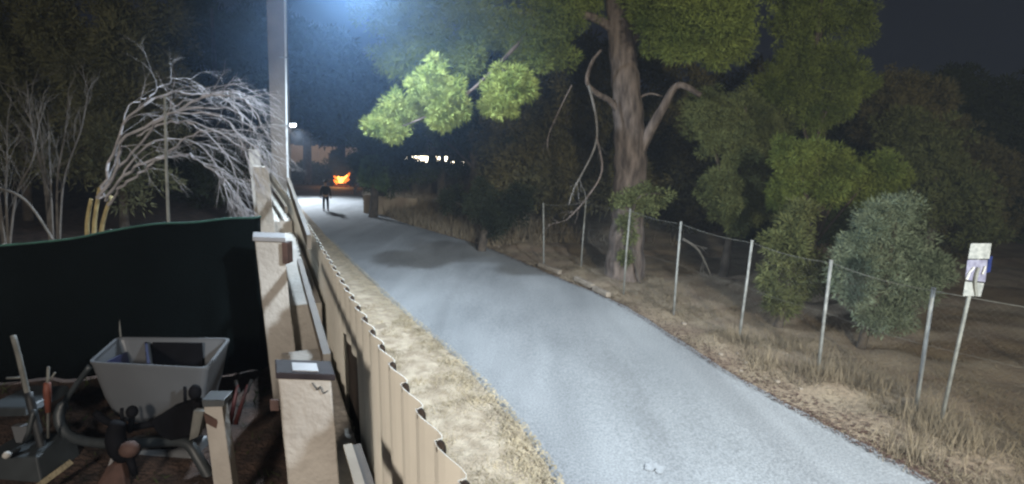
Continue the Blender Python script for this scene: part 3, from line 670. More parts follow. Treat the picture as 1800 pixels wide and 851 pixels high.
foliage('leaves', cl([(592, 282, Yf + .6, 9), (590, 274, Yf + .6, 7), (605, 290, Yf + .8, 11), (622, 286, Yf + 1, 10), (625, 300, Yf + .8, 14), (640, 305, Yf + 1, 12), (600, 303, Yf + 1, 12), (612, 318, Yf + 1, 8)], 1.), 'dark_leaf', bp, tuft=.3, leaf=.3, wid=.06, per=24, dens=6)
mb = MB()
for k in range(22):
    c = P(602 + random.uniform(-18, 22), 321, Yf + random.uniform(-.2, 1)); d = Vector((random.uniform(-1, 1), random.uniform(-.4, .4), random.uniform(.1, 1.1))); mb.tube([(c.x, c.y, .05), Vector((c.x, c.y, .05)) + d * .9], .035, 5)
mb.build('log', 'dark_bark', bp)
fr = empty('fire', (P(600, 320, Yf).x, Yf - .2, 0), 'small orange fire burning at the far end of the lane', 'fire')
def flame(px, py0, ptx, pty, wpx, m, Y):
    a = P(px, py0, Y); b = P(ptx, pty, Y); mid = a.lerp(b, .35) + Vector((random.uniform(-.1, .1), 0, .1)); r = wpx / F * Y
    mb = MB(); pts = smooth_path([a, mid, a.lerp(b, .7) + Vector((random.uniform(-.12, .12), 0, 0)), b], 4); n = len(pts) - 1
    mb.tube(pts, [r * (.55 + .9 * (i / n)) * (1 - (i / n)) ** .8 + .01 for i in range(n + 1)], 9); return mb.build('flame', m, fr, True)
flame(597, 322, 586, 309, 4, 'flame_edge', Yf - .1); flame(602, 322, 615, 303, 4, 'flame_edge', Yf - .1); flame(593, 323, 586, 316, 4, 'flame_edge', Yf - .2); flame(606, 322, 614, 314, 3.5, 'flame_edge', Yf - .15)
flame(598, 322, 594, 310, 4.5, 'flame_core', Yf - .45); flame(600, 322, 601, 311, 4.5, 'flame_core', Yf - .45); flame(601, 321, 611, 307, 2.8, 'flame_core', Yf - .45)
mb = MB()
for k in range(16):
    c = P(600 + random.uniform(-13, 13), 323, Yf - .3); mb.ball((c.x, c.y + random.uniform(-.3, .3), .12), (.18, .16, .14), 7, 5, .2)
mb.build('embers', 'ember', fr)
lamp('fire_glow', 'POINT', (P(600, 316, Yf).x, Yf - 1.0, 1.2), 160, (1, .42, .12), .4)
bd = empty('house', tuple(P(770, 300, 46)), 'distant low house with lit windows glimpsed through the trees', 'house')
mb = MB(); a, b = P(690, 280, 46), P(850, 290, 46); mb.box(((a.x + b.x) / 2, 49, 2.1), (b.x - a.x, 5.5, 4.6)); mb.build('wall', 'wall_render', bd)
mb = MB(); z = 4.42; x0, x1 = a.x - .4, b.x + .4
mb.add([(x0, 45.9, z), (x1, 45.9, z), (x1, 52.1, z), (x0, 52.1, z), (x0 + 1, 49, z + 1.3), (x1 - 1, 49, z + 1.3)], [(0, 1, 5, 4), (1, 2, 5), (2, 3, 4, 5), (3, 0, 4), (3, 2, 1, 0)]); mb.build('roof', 'roof_tile', bd)
for (p0, p1, y0, y1) in ((710, 752, 274, 285), (764, 786, 275, 284), (794, 800, 284, 290), (814, 822, 284, 290)):
    a, b = P(p0, y0, 46.2), P(p1, y1, 46.2); c = (a + b) / 2
    wn = MB(); W_, H_ = abs(b.x - a.x), abs(a.z - b.z)
    for s_ in (-1, 1): wn.box((c.x + s_ * (W_ / 2 + .03), 46.2, c.z), (.06, .1, H_ + .12)); wn.box((c.x, 46.2, c.z + s_ * (H_ / 2 + .03)), (W_, .1, .06))
    wo = wn.build('window', 'wall_render', bd); wn = MB(); wn.box((c.x, 46.22, c.z), (W_, .04, H_)); wn.build('pane', 'window_lit', wo)
veil = simple_tree('thin leafy tree screening the lit windows', 775, 34, cl([(735, 254, 34, 12), (775, 250, 34, 12), (760, 296, 34, 18), (806, 262, 34, 12), (720, 295, 34, 16), (810, 296, 34, 22), (840, 285, 33, 24)], 1.), 'dark_leaf', None, limbs=False, tuft=.3, leaf=.26, wid=.045, per=18, dens=5)
# low wall on the grassy corner
mb = MB(); a, b = G(655, 372), G(790, 372)
a, b = P(640, 330, 30), P(735, 330, 29)
for k in range(8):
    t0, t1 = k / 8, (k + 1) / 8; p0, p1 = a.lerp(b, t0), a.lerp(b, t1)
    mb.box(((p0.x + p1.x) / 2, (p0.y + p1.y) / 2, a.z * .36 + random.uniform(-.03, .03)), (p1.x - p0.x - .02, .3, a.z * .72))
tag(mb.build('low_wall', 'dirt'), 'low weathered wall along the grassy corner', 'wall')
mb = MB(); c = G(634, 342); mb.tube(smooth_path([(c.x - .5, c.y, 0), (c.x - .45, c.y, .5), (c.x, c.y, .95), (c.x + .6, c.y, .75), (c.x + .8, c.y, .1)], 5), .11, 8)
tag(mb.build('hoop', 'white_paint', smooth=True), 'pale curved hoop standing at the grass corner beside the lane', 'hoop')
# ------------------------------------------------------------------ chain link fence
cf = empty('wire_fence', tuple(G(1105, 515)), 'chain link fence on pale leaning metal posts along the right verge', 'fence')
posts = [((955, 358), (956, 466)), ((1030, 354), (1021, 472)), ((1108, 368), (1096, 516)), ((1197, 391), (1184, 552)), ((1322, 424), (1298, 600)), ((1461, 459), (1438, 655)), ((1641, 508), (1610, 722))]
PT = []
for i, (t, b) in enumerate(posts):
    g = G(*b, z=.08); tpnt = P(*t, g.y + .02); PT.append((g, tpnt)); mb = MB()
    mb.tube([g - Vector((0, 0, .15)), g.lerp(tpnt, .5) + Vector((random.uniform(-.012, .012), 0, 0)), tpnt], .026, 8); mb.tube([tpnt, tpnt + Vector((0, 0, .02))], .03, 8)
    mb.build('post', 'galv' if i != 2 else 'galv_old', cf, True)
g, t = PT[-1]; g2 = g + Vector((1.9, -2.1, 0)); t2 = t + Vector((1.9, -2.1, .1)); PT.append((g2, t2)); mb = MB(); mb.tube([g2 - Vector((0, 0, .2)), t2], .026, 8); mb.build('post', 'galv', cf)
for (g0, t0), (g1, t1) in zip(PT, PT[1:]):
    mb = MB(); ln = (g1 - g0).length; hh = (t0 - g0).length; n = 9
    for zf, sag in ((.985, .05), (.55, .03), (.06, .01)):
        mb = MB(); mb.tube([g0.lerp(t0, zf).lerp(g1.lerp(t1, zf), k / n) - Vector((0, 0, sag * math.sin(math.pi * k / n))) for k in range(n + 1)], .004 if zf > .9 else .0015, 4)
        mb.build('strand', 'galv_old', cf)
    mb = MB(); st = .085
    m_ = int(ln / st); q = hh * .93 / ln
    def pt(u, v):
        u = max(0, min(1, u)); a_ = g0.lerp(t0, .04 + .93 * v); b_ = g1.lerp(t1, .04 + .93 * v); return a_.lerp(b_, u)
    k = -int(m_ * q) - 1
    while k < m_:
        u0 = k / m_
        for s_ in (1, -1):
            us, vs = u0, 0.; ue, ve = u0 + q, 1.
            if us < 0: vs = -us / q; us = 0
            if ue > 1: ve = 1 - (ue - 1) / q; ue = 1
            if ve > vs:
                if s_ == 1: mb.tube([pt(us, vs),  pt(ue, ve)], .0004, 3, False)
                else: mb.tube([pt(1 - us, vs), pt(1 - ue, ve)], .0004, 3, False)
        k += 1
    mb.build('wire_mesh', 'galv_old', cf)
# kerb stones below the fence
for i, (p0, p1) in enumerate([((948, 466), (985, 478)), ((1012, 490), (1042, 503)), ((1044, 506), (1070, 519))]):
    a, b = G(*p0, z=.1), G(*p1, z=.1); d = (b - a); ang = math.atan2(d.y, d.x)
    mb = MB(); mb.box((0, 0, 0), (d.length, .14, .13)); o = mb.build('kerb_stone', 'stone', bevel=.02); o.location = (a + b) / 2 + Vector((0, 0, -.0)); o.rotation_euler = (random.uniform(-.08, .08), random.uniform(-.05, .05), ang)
    tag(o, ['pale kerb stone at the foot of the leftmost wire fence post', 'middle of three pale kerb stones along the verge', 'pale kerb stone nearest the big pine'][i], 'kerb stone', 'pale kerb stones on the verge')
# ------------------------------------------------------------------ sign
sb = G(1648, 765, .05); sg = empty('road_sign', tuple(sb), 'weathered stacked sign plates on a leaning pole in dry grass', 'sign')
top = P(1724, 430, sb.y); mb = MB(); mb.tube([sb - Vector((0, 0, .2)), sb.lerp(top, .5), top], .021, 8); mb.build('pole', 'galv_old', sg, True)
def plate(cs, m, off=0., th=.006):
    q = [P(px, py, sb.y - .04 + off) for px, py in cs]; mb = MB(); mb.hexa(q, [v + Vector((0, th, 0)) for v in q]); return mb.build('plate', m, sg)
plate([(1707, 428), (1743, 428), (1739, 455), (1702, 455)], 'sign_back')
plate([(1701, 457), (1736, 457), (1732, 496), (1697, 492)], 'sign_lav', .004)
plate([(1738, 452), (1745, 450), (1741, 478), (1734, 480)], 'sign_blue', .01)
plate([(1697, 495), (1730, 498), (1724, 521), (1693, 520)], 'sign_back', .0)
for (c0, c1) in (((1702, 482), (1712, 470)), ((1699, 492), (1704, 480)), ((1727, 482), (1732, 468))):
    mb = MB(); mb.tube([P(*c0, sb.y - .05), P(*c1, sb.y - .05)], .012, 5); mb.build('sticker', 'white_paint', sg)
mb = MB(); mb.tube(smooth_path([P(1716, 520, sb.y - .04), P(1714, 495, sb.y - .055), P(1720, 470, sb.y - .05)], 3), .022, 6); mb.build('clamp', 'galv_old', sg)
# ------------------------------------------------------------------ grasses
def blades(name, pts, h, m, label, lean=.5, wid=.006):
    n = len(pts); base = np.array(pts, float)
    d = rng.normal(size=(n, 3)) * lean; d[:, 2] = 1; d /= np.linalg.norm(d, axis=1, keepdims=True)
    hh = (np.array(h) * rng.uniform(.4, 1.3, n))[:, None]; a = rng.uniform(0, 2 * math.pi, n); s = np.stack([np.cos(a), np.sin(a), np.zeros(n)], 1) * wid * rng.uniform(.6, 1.6, n)[:, None]
    o = tri_mesh(name, np.stack([base - s, base + s, base + d * hh], 1), m); return tag(o, label, 'grass', kind='stuff')
def scatter(n, f):
    out = []; hs = []
    while len(out) < n:
        r = f()
        if r: out.append(r[:3]); hs.append(r[3])
    return out, hs
def f_left():
    y = random.uniform(1.5, 26) if random.random() < .35 else random.uniform(1.5, 11); lx = road_x(y, le_); x0 = fx(y) + .08; t = random.random()
    x = x0 + (lx + .05 - x0) * t
    if noise.noise(Vector((x * 1.7, y * 1.7, 9))) < -.12 + .25 * max(0, t - .6): return None
    return (x, y, .06, .05 + .06 * random.random() * (1 - t * .5))
p, h = scatter(42000, f_left); blades('dry_grass', p, h, 'straw', 'trodden straw coloured grass between the corrugated fence and the lane', lean=1.3, wid=.006)
def f_right():
    y = 4 + 22 * random.random() ** 1.5; rx = road_x(y, re_); x = rx + .02 + abs(random.gauss(0, 1.0)) * 1.9
    nv = noise.noise(Vector((x * .9, y * .9, 2))); 
    if nv < -.08 and random.random() < .85: return None
    dd = x - rx; return (x, y, ground_h(x, y) - .01, (.06 + .12 * max(0, nv + .1) + (.07 if dd > .7 else 0)) * random.uniform(.5, 1.2))
p, h = scatter(75000, f_right); blades('dry_grass', p, h, 'straw_dark', 'dry brown grass along the right verge under the wire fence', lean=1.5, wid=.005)
def f_corner():
    y = random.uniform(20, 44); rx = road_x(y, re_); x = rx + abs(random.gauss(0, 1)) * 2.6; return (x, y, ground_h(x, y) - .02, random.uniform(.25, .75))
p, h = scatter(16000, f_corner); blades('dry_grass', p, h, 'straw_dark', 'tall pale dry grass on the corner bank of the lane', lean=.35, wid=.02)
def clumps(lst, n, h, rad):
    out = []; hs = []
    for (px, py) in lst:
        c = G(px, py, .08)
        for k in range(n):
            x, y = c.x + random.gauss(0, rad), c.y + random.gauss(0, rad); out.append((x, y, ground_h(x, y) - .01)); hs.append(h * random.uniform(.5, 1.2))
    return out, hs
p, h = clumps([(1640, 770), (1600, 790), (1615, 740), (1655, 745), (1560, 690), (1490, 670), (1430, 660), (1340, 640), (1290, 600), (1700, 790), (1380, 610)], 260, .36, .20)
blades('dry_grass', p, h, 'straw_dark', 'tall straw tufts round the feet of the wire fence posts and the sign', lean=.28, wid=.005)
# leaf litter and stones
for k in range(18):
    y = random.uniform(4.8, 20); rx = road_x(y, re_); x = rx + random.uniform(-.05, 1.5); s_ = random.uniform(.02, .06)
    mb = MB(); mb.ball((0, 0, 0), (s_, s_ * random.uniform(.7, 1.2), s_ * .6), 8, 6, .12); o = mb.build('stone', 'stone', smooth=False); o.location = (x, y, ground_h(x, y) + s_ * .3)
    tag(o, 'small pale stone lying in the dry grass of the right verge', 'stone', 'loose stones on the right verge')
def litter(n, edge, side, lo, hi, sp_, m, label):
    T = np.zeros((n, 3, 3))
    for i in range(n):
        y = lo + (hi - lo) * random.random() ** 1.5; x = road_x(y, edge) + side * (abs(random.gauss(0, sp_)) - .18); z = max(ground_h(x, y), .03 if (x - road_x(y, edge)) * side < 0 else ground_h(x, y)) + .012
        if side < 0: z = max(z, .075)
        a = random.uniform(0, 6.28); r_ = random.uniform(.008, .03)
        for k in range(3): T[i, k] = (x + r_ * math.cos(a + 2.1 * k) * (1 if k else .4), y + r_ * math.sin(a + 2.1 * k), z + random.uniform(-.004, .010))
    tag(tri_mesh('leaf_litter', T, m), label, 'litter', kind='stuff')
litter(9000, re_, 1, 4.5, 24, .45, 'rust', 'brown leaf litter along the right edge of the asphalt')
litter(9000, le_, -1, 2.5, 20, .35, 'straw', 'straw and grit scattered along the left edge of the asphalt')
# pale scuff on the asphalt
mb = MB()
for k in range(9):
    c = G(1145 + random.uniform(-16, 16), 822 + random.uniform(-8, 8), .04); r_ = random.uniform(.02, .05); rz = 10
    mb.add([(c.x + r_ * math.cos(2 * math.pi * i / rz) * random.uniform(.7, 1.2), c.y + r_ * math.sin(2 * math.pi * i / rz) * random.uniform(.7, 1.2), .0465 + k * .0003) for i in range(rz)], [tuple(range(rz))])
tag(mb.build('paint_mark', 'scuff'), 'pale scuffed patch on the near asphalt', kind='structure')
# ------------------------------------------------------------------ yard objects
ct = empty('garden_cart', tuple(G(270, 800, YZ)), 'large grey plastic tub cart on a bent tube frame in the yard', 'cart')
fl_, fr_, bl_, br_ = G(155, 641, 1.75), G(366, 652, 1.75), G(206, 596, 1.75), G(406, 598, 1.75)
cen = (fl_ + fr_ + bl_ + br_) / 4
def lowpt(p, k, z): q = cen.lerp(p, k); return Vector((q.x, q.y, z))
out_t = [fl_, fr_, br_, bl_]; ob = [lowpt(p, .74, 1.20) for p in out_t]
V = []; Fc = []
rings = []
def rounded(c4, r=.16, n=4):
    o = []
    for i in range(4):
        p, a_, b_ = c4[i], c4[i - 1], c4[(i + 1) % 4]
        for k in range(n + 1):
            t = k / n; s0 = p.lerp(a_, r * .5); s1 = p.lerp(b_, r * .5); o.append(s0.lerp(p, t).lerp(p.lerp(s1, t), t))
    return o
o1 = rounded(out_t); o2 = rounded([o.lerp(lowpt(o, .74, 1.20), .55) for o in out_t]); o3 = rounded([lowpt(p, .76, 1.27) for p in out_t], .3); o4 = rounded([lowpt(p, .62, 1.20) for p in out_t], .3)
ins = lambda ring, d: [Vector((cen.x + (q.x - cen.x) * d, cen.y + (q.y - cen.y) * d, q.z)) for q in ring]
def loft(rings, m, name, par, closebot=True, flip=False):
    V = [v for r in rings for v in r]; n = len(rings[0]); Fc = []
    for j in range(len(rings) - 1):
        for i in range(n): Fc.append((j * n + i, j * n + (i + 1) % n, (j + 1) * n + (i + 1) % n, (j + 1) * n + i))
    if closebot: Fc.append(tuple(range((len(rings) - 1) * n, len(rings) * n)))
    return raw(name, V, Fc, m, par, False)
loft([ins(o1, .985), o2, o3, o4], 'tub', 'tray', ct)
loft([ins(o1, .955), ins(o2, .94), ins([q + Vector((0, 0, .03)) for q in o3], .93)], 'tub', 'tray_liner', ct)
rim = [o1, [q + Vector((0, 0, .022)) for q in o1], [q + Vector((0, 0, .022)) for q in ins(o1, .945)], ins(o1, .945)]
loft(rim, 'tub', 'rim', ct, False)
m0, m1 = G(256, 598, 1.745), G(262, 644, 1.745)
mb = MB(); d = Vector((.012, 0, 0)); z_ = Vector((0, 0, -.36)); a_, b_ = m0.lerp(m1, .08), m1.lerp(m0, .12)
mb.hexa([a_ - d + z_, a_ + d + z_, b_ + d + z_, b_ - d + z_], [a_ - d, a_ + d, b_ + d, b_ - d]); mb.build('divider', 'divider_shade_blue', ct)
mb = MB(); a_ = bl_.lerp(br_, .27).lerp(fr_, .10) ; b_ = bl_.lerp(br_, .74).lerp(fr_, .10); z_ = Vector((0, 0, -.33)); d = Vector((0, -.015, 0)); s_ = Vector((0, 0, .0))
mb.hexa([a_ + z_, b_ + z_, b_ + z_ + d, a_ + z_ + d], [a_ + s_, b_ + s_, b_ + s_ + d, a_ + s_ + d]); mb.build('tub_shade', 'black', ct)  # black panel put in for the shade on the tub's back wall
mb = MB(); a_ = fl_.lerp(cen, .13); b_ = bl_.lerp(cen, .13); a2 = lowpt(fl_, .70, 1.35); b2 = lowpt(bl_, .70, 1.35); d = Vector((.012, 0, 0)); t_ = Vector((0, 0, -.02)); mb.hexa([a2, b2, b2 + d, a2 + d], [a_ + t_, b_.lerp(b2, .25), b_.lerp(b2, .25) + d, a_ + t_ + d]); mb.build('tub_shade', 'divider_shade_blue', ct)  # slanted dark panel put in for the shadow on the left inner wall
mb = MB(); p = smooth_path([G(158, 644, 1.72), P(118, 700, 3.95), P(104, 735, 3.9), P(125, 768, 3.85), P(190, 780, 3.8), P(270, 778, 3.75), P(325, 778, 3.7), P(350, 808, 3.65), P(385, 872, 3.6)], 6)
mb.tube(p, [.022] * 8 + [.04] * (len(p) - 8), 9); mb.build('tube_frame', 'tube', ct, True)
for x in (290, 308):
    mb = MB(); mb.tube([P(x - 2, 768, 3.9), P(x + 3, 862, 3.85)], .024, 7); mb.build('leg', 'black', ct, True)
mb = MB(); q = [P(200, 792, 3.85), P(335, 792, 3.85), P(356, 862, 3.72), P(212, 862, 3.72)]; d = Vector((0, .25, 0)); mb.hexa(q, [v + d for v in q]); mb.build('lower_tray', 'tub', ct, bevel=.02)
# black two-knobbed machine part leaning on the tub
mh = empty('tiller_handle', tuple(P(290, 770, 3.72)), 'black curved handlebar assembly with upright grips against the grey tub', 'handlebar')
mb = MB(); mb.tube(smooth_path([P(168, 726, 3.75), P(190, 742, 3.72), P(225, 752, 3.7), P(262, 746, 3.7), P(300, 738, 3.7), P(335, 720, 3.7)], 4), .028, 8); mb.build('bar', 'black', mh, True)
V0 = [(262, 742), (285, 728), (300, 718), (318, 712), (338, 705), (352, 712), (350, 740), (338, 768), (300, 776), (278, 766)]
a0 = [P(*q, 3.66) for q in V0]; mb = MB(); n = len(a0); mb.add(a0 + [v + Vector((0, .09, 0)) for v in a0], [tuple(reversed(range(n))), tuple(range(n, 2 * n))] + [(i, (i + 1) % n, n + (i + 1) % n, n + i) for i in range(n)]); mb.build('housing', 'black', mh, bevel=.015)
for (x, y, rx, rz) in ((343, 690, .045, .065), (232, 724, .042, .05)):
    mb = MB(); mb.ball(P(x, y, 3.68), (rx, rx, rz), 12, 8); mb.tube([P(x, y + 10, 3.68), P(x - 3, y + 35, 3.68)], .022, 7); mb.build('knob', 'black', mh, True)
for (x, y) in ((325, 688), (214, 726)):
    mb = MB(); mb.tube([P(x, y - 8, 3.68), P(x + 1, y + 28, 3.68)], .013, 6); mb.build('lever', 'black', mh, True)
# brush cutter head in front
bc = empty('garden_tool', tuple(P(215, 830, 3.4)), 'brown and black tool head standing low in front of the tub', 'garden tool')
mb = MB(); mb.tube(smooth_path([P(208, 742, 3.5), P(203, 770, 3.48), P(215, 800, 3.45), P(240, 790, 3.4)], 4), [.05, .055, .06, .062, .065, .066, .066, .062, .06, .055, .05, .045, .035], 8); mb.build('head', 'black', bc, True)
mb = MB(); mb.ball(P(228, 790, 3.38), (.07, .06, .06), 10, 7, .05); mb.build('guard', 'rust', bc, True)
mb = MB(); mb.tube([P(228, 805, 3.4), P(238, 836, 3.38)], [.03, .02], 7); mb.build('spike', 'black', bc, True)
mb = MB(); q = [P(188, 820, 3.5), P(212, 806, 3.5), P(222, 870, 3.4), P(160, 870, 3.4)]; d = Vector((0, .06, 0)); mb.hexa(q, [v + d for v in q]); mb.build('skirt', 'rust', bc, bevel=.008)
mb = MB(); mb.tube([P(190, 758, 3.55), P(200, 800, 3.55), P(192, 825, 3.5)], .016, 6); mb.build('strut', 'tile_pale', bc, True)
# white timber post with a rest
wp = empty('timber_post', tuple(P(390, 860, 3.3)), 'cream painted timber post leaning beside the tub', 'post')
mb = MB(); q = [P(358, 716, 3.3), P(390, 714, 3.3), P(412, 875, 3.1), P(378, 875, 3.1)]; d = Vector((-.03, .12, 0)); mb.hexa(q, [v + d for v in q]); mb.build('upright', 'pillar', wp, bevel=.006)
mb = MB(); q = [P(354, 703, 3.3), P(394, 703, 3.3), P(394, 715, 3.28), P(356, 716, 3.28)]; d = Vector((-.02, .14, 0)); mb.hexa(q, [v + d for v in q]); mb.build('top_board', 'tube', wp, bevel=.004)
mb = MB(); q = [P(358, 728, 3.27), P(392, 742, 3.27), P(392, 760, 3.25), P(362, 744, 3.25)]; d = Vector((0, .02, 0)); mb.hexa(q, [v + d for v in q]); mb.build('strap', 'rust', wp)
mb = MB(); q = [P(340, 722, 3.45), P(358, 724, 3.4), P(348, 768, 3.4), P(332, 775, 3.45)]; d = Vector((0, .05, 0)); mb.hexa(q, [v + d for v in q]); mb.build('brace', 'galv_old', wp, bevel=.004)
# red handled cutters and dark drum
rc = empty('bolt_cutter', tuple(P(412, 760, 3.9)), 'red handled cutter leaning between the tub and the pillars', 'hand tool')
for x0, x1 in ((418, 404), (436, 414)):
    mb = MB(); mb.tube([P(x0, 676, 3.9), P(x1, 745, 3.85)], [.012, .022], 6); mb.build('handle', 'red', rc, True)
mb = MB(); mb.tube([P(414, 668, 3.9), P(420, 690, 3.9)], .014, 6); mb.tube([P(442, 668, 3.9), P(434, 690, 3.9)], .014, 6); mb.build('jaw', 'charcoal', rc)
# left clutter
ch = empty('folding_chair', tuple(P(60, 800, 3.6)), 'grey folding chair frame at the left edge of the yard', 'chair')
mb = MB(); mb.tube(smooth_path([P(23, 590, 3.9), P(34, 630, 3.85), P(48, 690, 3.8), P(55, 705, 3.8)], 3), .020, 7); mb.tube([P(12, 665, 3.85), P(36, 664, 3.85)], .010, 5); mb.build('back_frame', 'galv_old', ch, True)
mb = MB(); mb.tube(smooth_path([P(50, 690, 3.8), P(62, 740, 3.75), P(75, 790, 3.7), P(80, 806, 3.7)], 3), .03, 7); mb.build('leg', 'charcoal', ch, True)
mb = MB(); mb.tube(smooth_path([P(60, 720, 3.75), P(50, 760, 3.7), P(38, 778, 3.7)], 3), .02, 7); mb.build('leg', 'tube', ch, True)
mb = MB(); q = [P(-30, 716, 3.8), P(46, 716, 3.8), P(46, 732, 3.75), P(-30, 734, 3.75)]; d = Vector((0, .4, 0)); mb.hexa(q, [v + d for v in q]); mb.build('seat', 'tube', ch, bevel=.01)
mb = MB(); q = [P(20, 750, 3.7), P(50, 750, 3.7), P(38, 778, 3.65), P(28, 778, 3.65)]; d = Vector((0, .05, 0)); mb.hexa(q, [v + d for v in q]); mb.build('bracket', 'tub', ch)
ts = empty('metal_rod', tuple(P(85, 770, 3.7)), 'thin metal rod with an orange grip standing upright', 'tool')
mb = MB(); mb.tube([P(85, 645, 3.75), P(84, 675, 3.75), P(85, 770, 3.7)], .010, 6); mb.tube([P(88, 668, 3.75), P(97, 655, 3.75)], .007, 5); mb.build('rod', 'galv_old', ts, True)
mb = MB(); mb.tube([P(83, 673, 3.74), P(83, 690, 3.74), P(85, 725, 3.72)], [.022, .026, .018], 8); mb.build('grip', 'orange', ts, True)
bx = empty('tool_crate', tuple(G(30, 851, YZ)), 'low grey crate in the bottom left corner of the yard', 'crate')
mb = MB(); q = [P(-40, 805, 3.55), P(64, 803, 3.55), P(74, 850, 3.45), P(-40, 855, 3.45)]; d = Vector((0, .35, 0)); mb.hexa(q, [v + d for v in q]); mb.build('box', 'tube', bx, bevel=.012)
mb = MB(); mb.ball(P(12, 800, 3.5), .028, 8, 6); mb.build('latch', 'white_paint', bx, True)
mb = MB(); mb.tube([P(60, 860, 3.2), P(124, 813, 3.45)], .028, 4); tag(mb.build('wood_plank', 'plank'), 'pale yellowish length of timber lying in the bottom left corner', 'plank')
# yard weeds and debris
def f_y():
    y = random.uniform(3.0, 5.6); x = fx(y) - .5 - random.random() * 3.6; return (x, y, YZ - .02, random.uniform(.03, .14)) if noise.noise(Vector((x * 2, y * 2, 0))) > 0 else None
p, h = scatter(900, f_y); blades('weeds', p, h, 'dark_leaf', 'scattered weeds and litter on the yard ground', lean=.9, wid=.008)
# ------------------------------------------------------------------ person
def skin_fig(name, verts, edges, rad, m, parent, sub=2):
    me = bpy.data.meshes.new(name); me.from_pydata(verts, edges, []); o = bpy.data.objects.new(name, me); sc.collection.objects.link(o); me.materials.append(M[m])
    o.modifiers.new('skin', 'SKIN'); me.skin_vertices or None
    if not me.skin_vertices: pass
    for i, r in enumerate(rad): me.skin_vertices[0].data[i].radius = r if hasattr(r, '__len__') else (r, r)
    me.skin_vertices[0].data[0].use_root = True
    s = o.modifiers.new('sub', 'SUBSURF'); s.levels = sub; s.render_levels = sub
    o.parent = parent; return o
fg = G(573, 372); ps = empty('person', (fg.x, fg.y, .03), 'person in dark clothes standing on the lane in front of the fire', 'person')
v = [(0, 0, .95), (0, 0, 1.12), (0, 0.01, 1.32), (0, 0, 1.44), (0, 0, 1.52), (0, -.01, 1.60), (0, -.01, 1.70)]
e = [(0, 1), (1, 2), (2, 3), (3, 4), (4, 5), (5, 6)]; r = [(.15, .11), (.14, .105), (.17, .11), (.10, .08), (.055, .055), (.085, .095), (.07, .085)]
def limb(root_i, pts, rs):
    prev = root_i
    for p_, r_ in zip(pts, rs): v.append(p_); r.append(r_); e.append((prev, len(v) - 1)); prev = len(v) - 1
    return prev
for s_ in (-1, 1):
    k = limb(0, [(s_ * .09, 0, .86), (s_ * .11, -.03 * s_, .50), (s_ * .12, .03 * s_, .09), (s_ * .13, .03 * s_ - .14, .04)], [.085, .06, .042, .035])
    k = limb(3, [(s_ * .18, 0, 1.40), (s_ * .25, .02, 1.13), (s_ * .27, -.07, .89), (s_ * .275, -.09, .82)], [.06, .045, .032, (.022, .038)])
    for fi, (dx, dz, dy) in enumerate(((-.028, -.075, 0), (-.010, -.088, -.01), (.010, -.084, -.012), (.028, -.07, -.01), (-.045, -.03, -.03))):
        limb(k, [(s_ * .275 + dx * .6, -.09 + dy, .82 + dz * .5), (s_ * .275 + dx, -.10 + dy * 2, .82 + dz)], [.010, .008])
skin_fig('body', v, e, r, 'skin', ps)
def sub_fig(name, vs, es, rs, m): return skin_fig(name, vs, es, rs, m, ps)
jv = [(0, 0, .90), (0, 0, 1.12), (0, .01, 1.34), (0, 0, 1.45)]; je = [(0, 1), (1, 2), (2, 3)]; jr = [(.19, .14), (.18, .14), (.20, .14), (.10, .09)]
for s_ in (-1, 1):
    k = len(jv); jv += [(s_ * .19, 0, 1.40), (s_ * .26, .02, 1.13), (s_ * .275, -.07, .90)]; je += [(3, k), (k, k + 1), (k + 1, k + 2)]; jr += [.08, .062, .048]
sub_fig('jacket', jv, je, jr, 'cloth_dark')
tv = [(0, 0, .95)]; te = []; trd = [(.165, .125)]
for s_ in (-1, 1):
    k = len(tv); tv += [(s_ * .09, 0, .85), (s_ * .11, -.03 * s_, .50), (s_ * .12, .03 * s_, .08)]; te += [(0, k), (k, k + 1), (k + 1, k + 2)]; trd += [.10, .078, .062]
sub_fig('trousers', tv, te, trd, 'trouser')
mb = MB()
for s_ in (-1, 1): mb.ball((s_ * .125, .03 * s_ - .06, .045), (.05, .14, .05), 10, 6)
o = mb.build('shoes', 'black', None, True); o.parent = ps
mb = MB(); mb.ball((0, .015, 1.72), (.10, .115, .10), 12, 8); o = mb.build('hair', 'hair', None, True); o.parent = ps
mb = MB()
for s_ in (-1, 1): mb.ball((s_ * .032, -.10, 1.665), (.014, .008, .008), 6, 5)
mb.ball((0, -.112, 1.64), (.014, .018, .022), 6, 5); mb.ball((0, -.098, 1.60), (.026, .01, .007), 6, 5)
for s_ in (-1, 1): mb.ball((s_ * .088, 0, 1.65), (.012, .02, .03), 6, 5)
o = mb.build('face_features', 'skin', None, True); o.parent = ps
ps.rotation_euler = (0, 0, R(25))
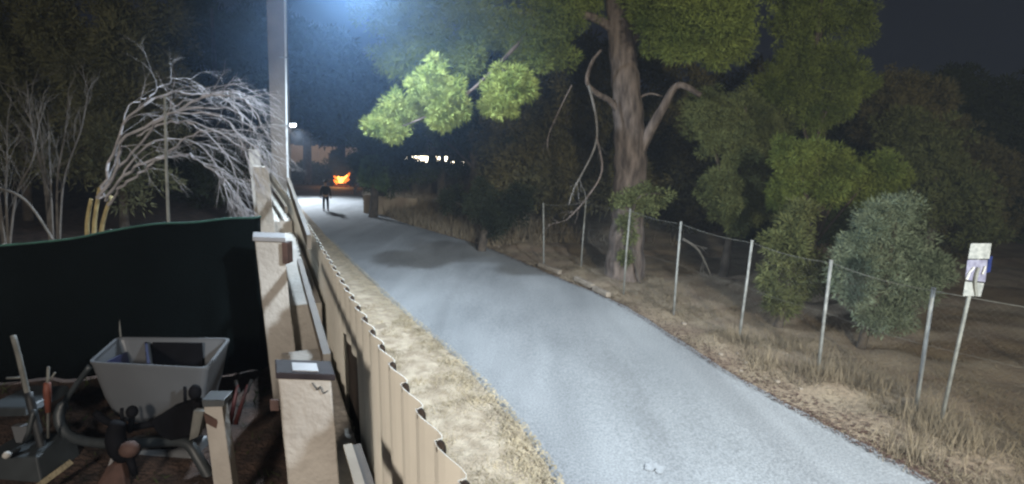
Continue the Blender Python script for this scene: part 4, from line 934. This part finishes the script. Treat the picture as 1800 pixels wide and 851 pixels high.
# ------------------------------------------------------------------ haze
mh_ = bpy.data.materials.new('haze'); mh_.use_nodes = True; t = mh_.node_tree; t.nodes.clear()
ou = t.nodes.new('ShaderNodeOutputMaterial'); pv = t.nodes.new('ShaderNodeVolumePrincipled')
pv.inputs['Color'].default_value = (.75, .85, 1, 1); pv.inputs['Density'].default_value = .0009; pv.inputs['Anisotropy'].default_value = .15
t.links.new(pv.outputs[0], ou.inputs['Volume']); M['haze'] = mh_
mb = MB(); mb.box((25, 206, 29), (560, 432, 62)); tag(mb.build('haze', 'haze'), 'thin night haze lit by the street lamps', kind='stuff')

# bluish volume added to give the lamp its glow
ms = bpy.data.materials.new('glow_haze'); ms.use_nodes = True; t = ms.node_tree; t.nodes.clear()
ou = t.nodes.new('ShaderNodeOutputMaterial'); pv = t.nodes.new('ShaderNodeVolumePrincipled')
pv.inputs['Color'].default_value = (.34, .60, 1, 1); pv.inputs['Anisotropy'].default_value = .1
co = t.nodes.new('ShaderNodeTexCoord'); ln = t.nodes.new('ShaderNodeVectorMath'); ln.operation = 'LENGTH'
t.links.new(co.outputs['Object'], ln.inputs[0])
mr = t.nodes.new('ShaderNodeMapRange'); mr.inputs['From Min'].default_value = 1.0; mr.inputs['From Max'].default_value = .15; mr.inputs['To Min'].default_value = 0; mr.inputs['To Max'].default_value = 1
t.links.new(ln.outputs['Value'], mr.inputs['Value'])
nn = t.nodes.new('ShaderNodeTexNoise'); nn.inputs['Scale'].default_value = 2.4; nn.inputs['Detail'].default_value = 3; t.links.new(co.outputs['Object'], nn.inputs['Vector'])
m1 = t.nodes.new('ShaderNodeMath'); m1.operation = 'MULTIPLY'; t.links.new(mr.outputs[0], m1.inputs[0]); t.links.new(nn.outputs[0], m1.inputs[1])
m2 = t.nodes.new('ShaderNodeMath'); m2.operation = 'MULTIPLY'; t.links.new(m1.outputs[0], m2.inputs[0]); m2.inputs[1].default_value = .026
t.links.new(m2.outputs[0], pv.inputs['Density']); t.links.new(pv.outputs[0], ou.inputs['Volume']); M['glow_haze'] = ms
mb = MB(); mb.ball((0, 0, 0), 1.0, 20, 14); so = mb.build('glow_haze', 'glow_haze'); so.location = (-3.0, 10.4, 6.3); so.scale = (4.6, 4.0, 3.9)
tag(so, 'faint bluish haze ball added for the glow round the street lamp', kind='stuff')
